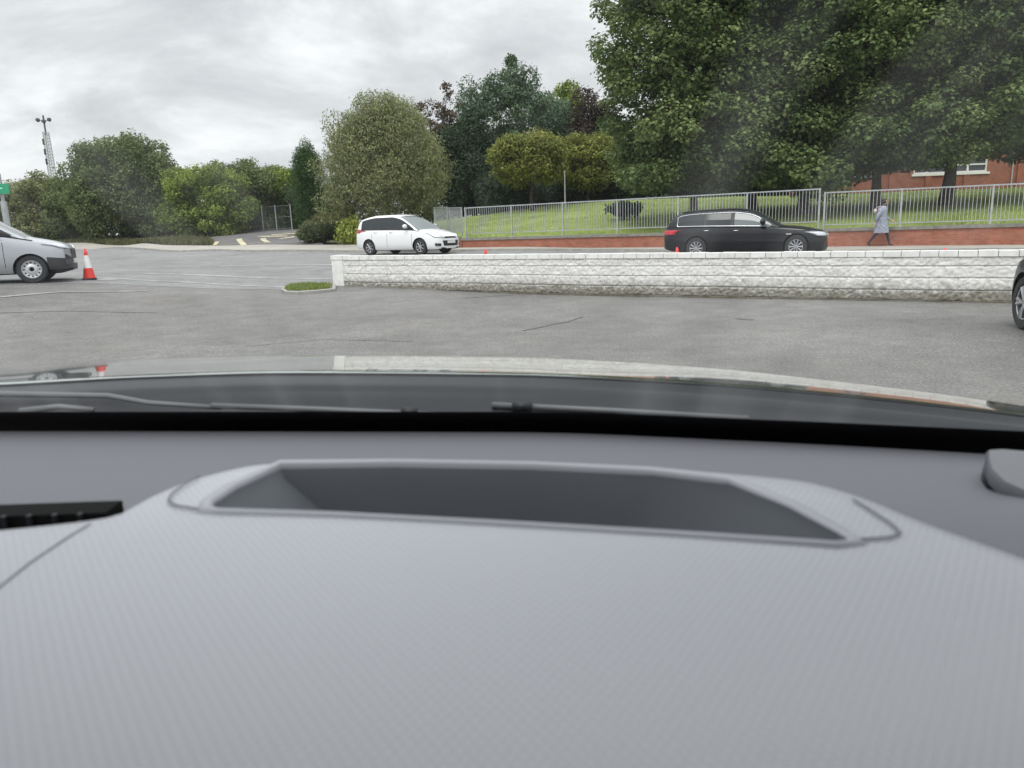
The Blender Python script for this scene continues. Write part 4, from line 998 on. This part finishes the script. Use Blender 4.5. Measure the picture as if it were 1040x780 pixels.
# legs and shoes coloured by height (leggings are clothing on the same surface)
body.data.materials.append(m_leg); body.data.materials.append(m_black)
for p in body.data.polygons:
    z = p.center.z; p.material_index = 2 if z < .095 else 1 if z < .88 and abs(p.center.y) < .165 else 0
# fingers
for hx, hy, hz, dr in ((.32, .165, .87, Vector((1, 0, -.35)).normalized()), (-.18, -.185, .78, Vector((-.1, 0, -1)).normalized())):
    mb = MB(); sidev = Vector((0, 0, 1)).cross(dr); sidev = sidev.normalized() if sidev.length > .1 else Vector((0, 1, 0)); dn_ = dr.cross(sidev)
    o0 = Vector((hx, hy, hz)); mb.tube([o0, o0+dr*.04, o0+dr*.085], [.026, .034, .03], 8, flat=.6)
    for k in range(4):
        b0 = o0+dr*.085+sidev*(k-1.5)*.016; ln = (.052, .06, .056, .044)[k]; mb.tube([b0, b0+dr*ln*.5, b0+dr*ln*.85+dn_*ln*.35], [.008, .0075, .006], 6)
    b0 = o0+dr*.03+sidev*.03; mb.tube([b0, b0+dr*.03+sidev*.02, b0+dr*.055+sidev*.018], [.009, .008, .006], 6)
    mb.build('hand', m_skin, t, smooth=True)
# coat: one loft from collar to hem plus sleeves
mb = MB(); prof = [(.46, .245, .20, .02), (.60, .225, .19, .015), (.80, .185, .175, .01), (1.0, .155, .165, .01), (1.15, .165, .185, .015), (1.27, .15, .195, .02), (1.33, .11, .14, .03), (1.38, .075, .08, .045)]
v = []; n_ = 28
for z, rx, ry, cx in prof:
    for k in range(n_):
        a_ = 2*math.pi*k/n_; w_ = 1+(.05*math.sin(5*a_+z*3) if z < .9 else .015*math.sin(7*a_)); v.append((cx+rx*w_*math.cos(a_), ry*w_*math.sin(a_), z))
fs_ = [(i*n_+j, i*n_+(j+1) % n_, (i+1)*n_+(j+1) % n_, (i+1)*n_+j) for i in range(len(prof)-1) for j in range(n_)]
mb.add(v, fs_)
mb.tube([(.03, .14, 1.29), (.06, .185, 1.17), (.11, .20, 1.03), (.19, .185, .95), (.27, .172, .90)], [.06, .066, .06, .052, .046], 12)
mb.tube([(.03, -.14, 1.29), (-.03, -.19, 1.17), (-.10, -.205, 1.05), (-.14, -.20, .95), (-.17, -.19, .86)], [.06, .066, .06, .052, .046], 12)
mb.build('coat', m_coat, t, smooth=True)
# hair: cap over the back of the head with a bun-less bob, plus face details
bm = bmesh.new(); bmesh.ops.create_icosphere(bm, subdivisions=3, radius=1); v = []; keep = []
for p in bm.verts: v.append((.062+p.co.x*.105-(.012 if p.co.z < 0 else 0), p.co.y*.092, 1.515+p.co.z*(.098 if p.co.z > 0 else .13)))
fs_ = [tuple(q_.index for q_ in f_.verts) for f_ in bm.faces if not (sum(v[q_.index][0] for q_ in f_.verts)/3 > .115 and sum(v[q_.index][2] for q_ in f_.verts)/3 < 1.56)]; bm.free()
mesh('hair', v, fs_, m_hair, t, smooth=True)
mb = MB()
mb.tube([(.165, 0, 1.52), (.19, 0, 1.49), (.17, 0, 1.482)], [.008, .014, .009], 8); mb.build('nose', m_skin, t, smooth=True)
for sy in (.03, -.03):
    mb = MB(); mb.lathe([(0, -.009), (.008, -.004), (.008, .004), (0, .009)], 10, 'Y', 0, (.162, sy, 1.525)); mb.build('eye', m_black, t)
mb = MB(); mb.tube([(.155, -.022, 1.455), (.166, 0, 1.453), (.155, .022, 1.455)], [.004, .006, .004], 6); mb.build('mouth', mat('lips', (.35, .12, .10), .5), t)
m_scarf = mat('dark_scarf', (.06, .05, .06), .9); mb = MB(); mb.tube([(.045+.07*math.cos(a_), .075*math.sin(a_), 1.375+.02*math.cos(a_)) for a_ in [k*math.pi/8 for k in range(17)]], .032, 8, cap=False); mb.build('scarf', m_scarf, t, smooth=True)
# pale bag slung behind the shoulder
m_bag = mat('pale_pink_fabric', (.62, .50, .46), .8)
bg_ = empty('shoulder_bag', 'small pale bag slung behind the shoulder of the walking person', 'bag', q + Matrix.Rotation(t.rotation_euler.z, 3, 'Z') @ Vector((-.20, -.10, 1.10)), t.rotation_euler.z)
bm = bmesh.new(); bmesh.ops.create_icosphere(bm, subdivisions=2, radius=1)
mesh('bag_body', [(p.co.x*.055, p.co.y*.09, .10+p.co.z*.085) for p in bm.verts], [tuple(q_.index for q_ in f_.verts) for f_ in bm.faces], m_bag, bg_, smooth=True); bm.free()
mb = MB(); mb.tube([(0, 0, .17), (.09, -.02, .24), (.2, -.03, .25), (.3, -.02, .17)], .010, 6); mb.build('strap', m_bag, bg_, smooth=True)

# ------------------------------------------------------------------ own car: dashboard, windscreen, bonnet
OC = empty('car', 'pale grey-green car whose grey dashboard and bonnet fill the foreground', 'car', (0, 0, ghz(0, 1)))
OZ = OC.location.z
def lw(px, py, d): p = W(px, py, d); return Vector((p.x, p.y, p.z-OZ))
# materials
m_dash = mat('dashboard_plastic', (.30, .305, .33), .36, 0, 0, .5); m_dash.node_tree.nodes['Principled BSDF'].inputs['IOR'].default_value = 2.0
Nn, Ll, bbn = nodes(m_dash); tcd = Nn.new('ShaderNodeTexCoord'); hs = []
for rot in (.62, -.62):
    mpd = Nn.new('ShaderNodeMapping'); mpd.inputs['Rotation'].default_value = (0, 0, rot); Ll.new(tcd.outputs['Object'], mpd.inputs[0])
    wv = Nn.new('ShaderNodeTexWave'); wv.bands_direction = 'X'; wv.inputs['Scale'].default_value = 78; Ll.new(mpd.outputs[0], wv.inputs[0]); hs.append(wv.outputs['Fac'])
mm = Nn.new('ShaderNodeMath'); mm.operation = 'MULTIPLY'; Ll.new(hs[0], mm.inputs[0]); Ll.new(hs[1], mm.inputs[1])
bump(m_dash, mm.outputs[0], .45, .0007)
k_ = mixc(m_dash, mm.outputs[0], (.325, .332, .362), (.405, .413, .447)); setcol(m_dash, k_)
m_shelf = mat('dash_shelf_plastic', (.108, .111, .125), .6); bump(m_shelf, tex_noise(m_shelf, 500, 3, .6), .25, .0006)
m_tray = mat('tray_liner', (.12, .13, .143), .75); bump(m_tray, tex_noise(m_tray, 120, 3, .6), .3, .001)
m_rim = mat('tray_rim_plastic', (.33, .335, .36), .45)
m_bonnet = mat('own_car_paint', (.52, .60, .56), .14, 1.0, 1.0, .6)
m_cowl = mat('cowl_plastic', (.010, .012, .015), .45, 0, 0, .35)
m_frit_shade = mat('black_ceramic_and_shade', (.004, .004, .005), .3, spec=.2)
m_liner = mat('headliner', (.42, .42, .40), .9)
m_trimd = mat('pillar_trim_plastic', (.11, .115, .125), .45)
HP = .172
def dpad(px, py, H=HP): u = (px-520)/751; return H*1.0235/((py-390)/751+.215+.035*u)
# pad: near edge to back outline, closed solid
outl = [(-420, 585), (-200, 548), (-60, 528), (60, 520), (125, 513), (165, 495), (215, 478), (280, 467), (400, 465), (540, 467), (660, 471), (800, 480), (860, 493), (920, 514), (1040, 553), (1160, 600), (1330, 690), (1480, 790)]
xs = np.linspace(-420, 1480, 121); oy = [interp(outl, x) for x in xs]
top = []
rows_ = [0, .15, .3, .45, .58, .7, .8, .88, .93, .96, .98, .993, 1.0]
for x, y in zip(xs, oy):
    far = W(x, y+5, dpad(x, y+5)); near = Vector((far.x*.9, .10, CAMZ-HP)); far.z = CAMZ-HP; col_ = []
    for t_ in rows_:
        p = near.lerp(far, t_); dd = (1-t_)*(far-near).length
        drop = 0 if dd > .022 else .012*(1-dd/.022)**2
        crown = .010*max(0, (p.y-.3))/.3 - .02*max(0, .25-p.y)/.15 - .06*(abs(p.x)/.8)**3
        col_.append(Vector((p.x, p.y, p.z-OZ-drop+crown*1.0)))
    col_.append(col_[-1]+Vector((0, .003, -.035))); col_.append(col_[-1]+Vector((0, -.0, -.05))); col_.append(Vector((col_[0].x, col_[0].y, col_[0].z-.12))); top.append(col_)
K = len(top[0]); v = [p for c in top for p in c]; fs = []
for i in range(len(top)-1):
    for j in range(K): a, b = i*K+j, i*K+(j+1) % K; fs.append((a, a+K, b+K, b))
fs.append(tuple(range(K))); fs.append(tuple((len(top)-1)*K+j for j in range(K))[::-1])
pad = mesh('dashboard_pad', v, fs, m_dash, OC)
bm = bmesh.new(); bm.from_mesh(pad.data); bmesh.ops.recalc_face_normals(bm, faces=bm.faces); bm.to_mesh(pad.data); bm.free()
# tray opening
op = [(216, 506), (240, 491), (285, 470.5), (400, 469), (540, 471), (660, 476), (738, 484), (800, 508), (850, 533.5), (861, 539.5), (850, 541.5), (700, 533), (500, 523), (340, 516), (224, 513), (215, 510.5)]
OPW = []
for x, y in op: p = W(x, y, dpad(x, y, HP-.008)); OPW.append(Vector((p.x, p.y, 0)))
cen = sum(OPW, Vector())/len(OPW)
def smooth_ring(P, n=4):
    out = []; m_ = len(P)
    for i in range(m_):
        p0, p1_, p2_, p3 = P[i-1], P[i], P[(i+1) % m_], P[(i+2) % m_]
        for k in range(n):
            t_ = k/n; out.append(.5*((2*p1_)+(p2_-p0)*t_+(2*p0-5*p1_+4*p2_-p3)*t_**2+(3*p1_-p0-3*p2_+p3)*t_**3))
    return out
RG_ = OPW; rn = len(RG_); zt2 = CAMZ-OZ
cv = [Vector((p.x, p.y, zt2-.05-.30)) for p in RG_]+[Vector((p.x, p.y, zt2-.05)) for p in RG_]
cf = [(k, (k+1) % rn, rn+(k+1) % rn, rn+k) for k in range(rn)]+[tuple(range(rn))[::-1], tuple(rn+k for k in range(rn))]
cut = mesh('cutter', cv, cf, m_tray); cut.location = OC.location
bm = bmesh.new(); bm.from_mesh(cut.data); bmesh.ops.recalc_face_normals(bm, faces=bm.faces); bm.to_mesh(cut.data); bm.free()
md = pad.modifiers.new('b', 'BOOLEAN'); md.operation = 'DIFFERENCE'; md.object = cut; md.solver = 'EXACT'
bpy.context.view_layer.update(); dg = bpy.context.evaluated_depsgraph_get(); me = bpy.data.meshes.new_from_object(pad.evaluated_get(dg)); pad.modifiers.clear(); pad.data = me; bpy.data.objects.remove(cut)
me.materials.clear(); me.materials.append(m_dash); me.polygons.foreach_set('material_index', [0]*len(me.polygons)); me.polygons.foreach_set('use_smooth', [True]*len(me.polygons)); me.set_sharp_from_angle(angle=R(35))
# liner
zr_ = CAMZ-OZ-HP
v = []; 
for s, dz in ((.998, .004), (.985, -.004), (.95, -.045), (.93, -.052)):
    for p in RG_: q = cen+Vector(((p.x-cen.x)*(s if s > .96 else s-.22), (p.y-cen.y)*s, 0)); v.append((q.x, q.y, zr_+dz))
fs = [(r_*rn+k, r_*rn+(k+1) % rn, (r_+1)*rn+(k+1) % rn, (r_+1)*rn+k) for r_ in range(3) for k in range(rn)]+[tuple(3*rn+k for k in range(rn))]
mesh('storage_tray', v, fs, m_tray, OC, smooth=True, ang=40)
# raised lip
prf = [(.0, -.012), (-.0003, -.001), (.001, .0012), (.003, .002), (.0065, .0012), (.009, -.003)]
v = []; 
def nrm2(k):
    d = RG_[(k+1) % rn]-RG_[k-1]; d.normalize(); nn2 = Vector((d.y, -d.x, 0)); return nn2 if nn2.dot(RG_[k]-cen) > 0 else -nn2
for k in range(rn):
    nn2 = nrm2(k); fr = .45 if k >= 9 or k == 0 else 1
    for o_, h_ in prf: p = RG_[k]+nn2*o_*(.4+.8*min(1, abs(nn2.x)*1.4)); v.append((p.x, p.y, zr_+.0005+h_+.010*max(0, (p.y-.3))/.3))
m_ = len(prf); fs = [(k*m_+j, ((k+1) % rn)*m_+j, ((k+1) % rn)*m_+j+1, k*m_+j+1) for k in range(rn) for j in range(m_-1)]
mesh('tray_rim', v, fs, m_rim, OC, smooth=True)
for pts in ([(203, 493), (188, 501), (175, 510), (172, 516), (180, 521), (205, 525), (240, 527)], [(866, 514), (880, 522), (905, 537), (914, 545), (905, 550), (880, 552), (850, 552)]):
    mb = MB(); G_ = []
    for x, y in pts: p = W(x, y, dpad(x, y)); G_.append((p.x, p.y, p.z-OZ+.0005+.010*max(0, (p.y-.3))/.3-.02*max(0, .25-p.y)/.15))
    mb.tube(G_, .0007, 6); mb.build('tray_groove', mat('groove_plastic', (.17, .175, .19), .6), OC, smooth=True)
mb = MB(); G_ = []
for x, y in [(-60, 640), (-20, 610), (30, 573), (70, 548), (92, 536)]: p = W(x, y, dpad(x, y)); q = pad.matrix_world.inverted() @ p; G_.append((p.x, p.y, p.z-OZ+.010*max(0, (p.y-.3))/.3-.02*max(0, .25-p.y)/.15-.06*(abs(p.x)/.8)**3))
mb.tube(G_, .0009, 6); mb.build('pad_crease_shade', mat('groove_plastic'), OC, smooth=True)  # thin dark tube laid in as the shadow line of the pad crease
# lower shelf between pad and windscreen
def edge_d(px): return interp([(-500, .80), (0, .80), (520, .79), (800, .76), (1040, .70), (1300, .62), (1500, .52)], px)
def edge_y(px): return interp([(-500, 447), (0, 438), (520, 439), (760, 448), (1000, 461), (1300, 480), (1500, 500)], px)
v = []; xs = np.linspace(-500, 1480, 60)
for x in xs:
    e_ = lw(x, edge_y(x), edge_d(x)); n_ = Vector((e_.x*.45, .34, CAMZ-OZ-HP-.055))
    for k in range(13):
        t_ = k/12; p = n_.lerp(e_, t_); p.z = n_.z+(e_.z-n_.z)*t_**1.2; v.append(p)
    v.append(e_+Vector((0, .012, -.006))); v.append(e_+Vector((0, .02, -.06)))
fs = [(i*15+j, (i+1)*15+j, (i+1)*15+j+1, i*15+j+1) for i in range(59) for j in range(14)]
mesh('dashboard_shelf', v, fs, m_shelf, OC, smooth=True)
# vent at the left
tv = lw(20, 515, .535); tv.z -= .003
mb = MB(); mb.box((tv.x-.14, tv.y-.012, tv.z-.055), (tv.x+.068, tv.y+.012, tv.z+.001)); vb = mb.build('air_vent', m_well, OC)
mb = MB()
for k in range(11): x = tv.x-.13+k*.018; mb.box((x, tv.y-.016, tv.z-.03), (x+.003, tv.y-.0125, tv.z+.002))
mb.build('louvre', m_cowl, vb)
# pillar trim on the right
ps = [(1001, 459, .69), (1001, 468, .675), (1005, 480, .66), (1018, 493, .65), (1040, 503, .64), (1075, 513, .63), (1150, 532, .60), (1150, 470, .67), (1075, 463, .68), (1040, 460, .69), (1015, 458, .695)]
TP = [lw(p[0], p[1], p[2]*.93) for p in ps]; ce = sum(TP, Vector())/len(TP); m_ = len(TP)
v = [ce.lerp(p, .93)+Vector((0, 0, .003)) for p in TP]+[p-Vector((0, 0, .001)) for p in TP]+[ce.lerp(p, 1.0)+Vector((0, 0, -.010)) for p in TP]+[ce.lerp(p, .92)+Vector((0, .01, -.03)) for p in TP]
fs = [tuple(range(m_))]+[(r_*m_+k, r_*m_+(k+1) % m_, (r_+1)*m_+(k+1) % m_, (r_+1)*m_+k) for r_ in range(3) for k in range(m_)]
o = mesh('pillar_base_trim', v, fs, None, OC, smooth=True, mats=[m_trimd, m_frit_shade], idx=[0]*(1+2*m_)+[1]*m_, ang=50)  # bottom band coloured black as the shadow under the trim
bm = bmesh.new(); bm.from_mesh(o.data); bmesh.ops.recalc_face_normals(bm, faces=bm.faces); bm.to_mesh(o.data); bm.free()
# windscreen
m_ws = bpy.data.materials.new('windscreen_glass'); m_ws.use_nodes = True; Nn = m_ws.node_tree.nodes; Ll = m_ws.node_tree.links; Nn.remove(Nn['Principled BSDF'])
tr = Nn.new('ShaderNodeBsdfTransparent'); tr.inputs[0].default_value = (.97, .985, .98, 1); gl = Nn.new('ShaderNodeBsdfGlossy'); gl.inputs['Roughness'].default_value = .0; fr = Nn.new('ShaderNodeFresnel'); fr.inputs[0].default_value = 1.28
ms = Nn.new('ShaderNodeMixShader'); Ll.new(fr.outputs[0], ms.inputs[0]); Ll.new(tr.outputs[0], ms.inputs[1]); Ll.new(gl.outputs[0], ms.inputs[2])
df = Nn.new('ShaderNodeBsdfTranslucent'); df.inputs[0].default_value = (.7, .7, .7, 1); m2 = Nn.new('ShaderNodeMixShader'); tcw = Nn.new('ShaderNodeTexCoord'); mpw = Nn.new('ShaderNodeMapping'); mpw.inputs['Scale'].default_value = (10, .45, .45); Ll.new(tcw.outputs['Object'], mpw.inputs[0])  # pale translucent streaks painted into the glass to imitate glare
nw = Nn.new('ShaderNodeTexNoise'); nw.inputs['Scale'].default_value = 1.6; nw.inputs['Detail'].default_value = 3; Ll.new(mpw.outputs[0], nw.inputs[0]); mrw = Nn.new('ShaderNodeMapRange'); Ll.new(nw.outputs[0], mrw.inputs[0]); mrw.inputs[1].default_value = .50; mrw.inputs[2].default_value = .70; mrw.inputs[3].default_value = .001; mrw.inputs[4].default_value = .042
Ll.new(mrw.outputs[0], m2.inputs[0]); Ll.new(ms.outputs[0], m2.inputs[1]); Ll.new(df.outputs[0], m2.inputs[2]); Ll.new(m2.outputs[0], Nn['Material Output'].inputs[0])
def ws_pt(px, t_):
    e_ = lw(px, edge_y(px)-1, edge_d(px)+.02); e_.z += .001
    bow = 1-.35*(abs(e_.x)/1.0)**2
    topp = Vector((e_.x*.80, .29, CAMZ-OZ+.112)); 
    return e_.lerp(topp, t_)+Vector((0, .03, .03))*math.sin(math.pi*t_)*1.0
v = []; xs = np.linspace(-430, 1330, 40); nt_ = 16
for x in xs:
    for k in range(nt_+1): v.append(ws_pt(x, .066+.934*k/nt_))
fs = [(i*(nt_+1)+j, (i+1)*(nt_+1)+j, (i+1)*(nt_+1)+j+1, i*(nt_+1)+j+1) for i in range(39) for j in range(nt_)]
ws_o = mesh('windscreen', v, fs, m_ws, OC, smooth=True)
v = []
for x in xs:
    for t_ in (-.03, .02, .065): v.append(ws_pt(x, t_))
fs = [(i*3+j, (i+1)*3+j, (i+1)*3+j+1, i*3+j+1) for i in range(39) for j in range(2)]
mesh('windscreen_edge', v, fs, m_frit_shade, ws_o, smooth=True)
# roof, pillars, doors' window line (closing the cabin; unseen roof edge drawn forward to shade the near dash)
zR = CAMZ-OZ+.20
mb = MB(); v = []
for i in range(13):
    x = -.80+1.6*i/12; v += [(x*.86, .285, zR-.088-.02*(abs(x)/.8)**2), (x, -.5, zR+.05-.03*(x/.8)**2), (x, -1.6, zR+.04-.03*(x/.8)**2), (x*.9, -2.3, zR-.05)]
mb.add(v, [(i*4+j, (i+1)*4+j, (i+1)*4+j+1, i*4+j+1) for i in range(12) for j in range(3)]); o = mb.build('roof', [m_liner, m_bonnet], OC, smooth=True)
bm = bmesh.new(); bm.from_mesh(o.data); bmesh.ops.solidify(bm, geom=bm.faces[:], thickness=.05); bmesh.ops.recalc_face_normals(bm, faces=bm.faces); bm.to_mesh(o.data); bm.free()
for p in o.data.polygons: p.material_index = 1 if p.normal.z > .3 else 0
wl_, wr_ = ws_pt(-430, 0), ws_pt(1330, 0)
for e_ , sx in ((wl_, -1), (wr_, 1)):
    mb = MB(); mb.tube([e_+Vector((sx*.03, 0, -.05)), ws_pt(-430 if sx < 0 else 1330, .5)+Vector((sx*.03, 0, .0)), (sx*.72, .1, zR)], [.06, .045, .04], 8); mb.build('pillar', m_trimd, OC, smooth=True)
    mb = MB(); X = sx*.95; mb.box((X-.04, -1.9, .35), (X+.04, .55, CAMZ-OZ-.30)); mb.build('door', m_bonnet, OC)
mb = MB(); mb.box((-.9, -2.4, .35), (.9, -2.3, CAMZ-OZ-.25)); mb.build('tailgate', m_bonnet, OC)
mb = MB(); mb.box((-.9, -2.28, .3), (.9, .9, .36)); mb.build('floor_pan', m_cowl, OC)
mb = MB(); mb.box((-.88, .80, .37), (.88, .86, CAMZ-OZ-.34)); mb.build('bulkhead', m_cowl, OC)
# bonnet
yc_ = [(-300, 384), (0, 373), (150, 364), (340, 360.5), (520, 362), (700, 371.5), (850, 387), (1000, 406), (1040, 412.5), (1150, 432), (1300, 470)]
yr_ = [(-300, 402), (0, 390), (150, 382), (300, 378), (520, 380), (700, 388), (850, 400), (1000, 416), (1040, 421), (1150, 439), (1300, 476)]
dc, dr_ = 1.43, 1.02
v = []; xs = np.linspace(-160, 1160, 67); ds = [dr_+(dc-dr_)*k/14 for k in range(15)]+[dc+.04*k for k in range(1, 15)]
for x in xs:
    yc, yr = interp(yc_, x), interp(yr_, x); dc = interp([(-300, 1.45), (550, 1.43), (700, 1.33), (850, 1.22), (1040, 1.14), (1200, 1.10)], x); ds = [dr_+(dc-dr_)*k/14 for k in range(15)]+[dc+.04*k for k in range(1, 15)]
    v.append(lw(x, yr, dr_)+Vector((0, -.002, -.0003)))
    for d in ds:
        if d <= dc: u_ = (1/d-1/dc)/(1/dr_-1/dc); y = yc+(yr-yc)*(.92*u_+.08*u_*u_)
        else: y = yc+14*((d-dc)/.35)**2
        v.append(lw(x*1.0, y, d))
    l_ = v[-1]
    for a_, b_ in ((.06, -.05), (.08, -.14), (.08, -.6)): v.append(l_+Vector((0, a_, b_)))
K = len(ds)+4
fs = [(i*K+j, (i+1)*K+j, (i+1)*K+j+1, i*K+j+1) for i in range(66) for j in range(K-1)]
mesh('bonnet', v, fs, m_bonnet, OC, smooth=True)
for i0, sx in ((0, -1), (66, 1)):
    e_ = [v[i0*K+j] for j in range(K)]; mb = MB(); vv = []
    for p in e_[1:]: vv += [p+Vector((sx*.004, 0, 0)), p+Vector((sx*.06, 0, -.05)), Vector((p.x+sx*.07, p.y, min(p.z-.06, .62)))]
    mb.add(vv, [(3*k+j, 3*k+3+j, 3*k+4+j, 3*k+1+j) for k in range(K-2) for j in range(2)]); mb.build('wing', m_bonnet, OC, smooth=True)
for sx in (-1, 1):
    wheel(OC, (sx*.80, 1.30, .34), .34, .21, 'five', 1).rotation_euler = (0, 0, -sx*math.pi/2)
    wheel(OC, (sx*.80, -1.5, .34), .34, .21, 'five', 1).rotation_euler = (0, 0, -sx*math.pi/2)
# cowl
v = []; xs = np.linspace(-240, 1240, 75)
for x in xs:
    yr = interp(yr_, x); ye = edge_y(x); e0 = edge_d(x)+.045
    gap_ = ye-yr
    for d, y in ((dr_-.004, yr+2.5), (dr_-.03, yr+6), (dr_-.06, yr+10.5), (dr_-.072, yr+14), (dr_-.078, yr+21), (dr_-.09, yr+gap_*.62), (e0, yr+gap_*.96)):
        v.append(lw(x, y, d))
K = 7; fs = [(i*K+j, (i+1)*K+j, (i+1)*K+j+1, i*K+j+1) for i in range(74) for j in range(K-1)]
mesh('cowl', v, fs, m_cowl, OC, smooth=True)
mb = MB(); mb.tube([lw(x, interp(yr_, x)+3.0, dr_-.004) for x in np.linspace(-200, 1200, 60)], .0035, 6); mb.build('bonnet_seal', m_frit_shade, OC, smooth=True)
# wipers
m_wip = mat('wiper_grey', (.10, .105, .11), .5)
def wiper(pa, pb, pc):
    t = bpy.data.objects.new('wiper', None); COL.objects.link(t); t.parent = OC
    mb = MB(); mb.tube([lw(*p) for p in pa], list(np.linspace(.0048, .003, len(pa))), 8, flat=.8); mb.build('arm', m_wip, t, smooth=True)
    mb = MB(); mb.tube([lw(*p) for p in pb], .004, 6); mb.build('blade', m_wip, t, smooth=True)
    mb = MB(); mb.tube([lw(*p) for p in pc], [.006, .006], 8); mb.build('clip', m_cowl, t, smooth=True)
wiper([(-60, 398, .94), (0, 400, .935),  (110, 402, .93), (150, 409, .92), (225, 414, .91)], [(215, 412, .905), (330, 416, .895), (440, 421, .89)], [(408, 418, .888), (424, 419, .888)])
wiper([(20, 418, .90), (60, 413, .91), (95, 416, .90)], [(500, 411, .93), (620, 417, .925), (760, 425, .915)], [(520, 412, .925), (540, 413, .925)])
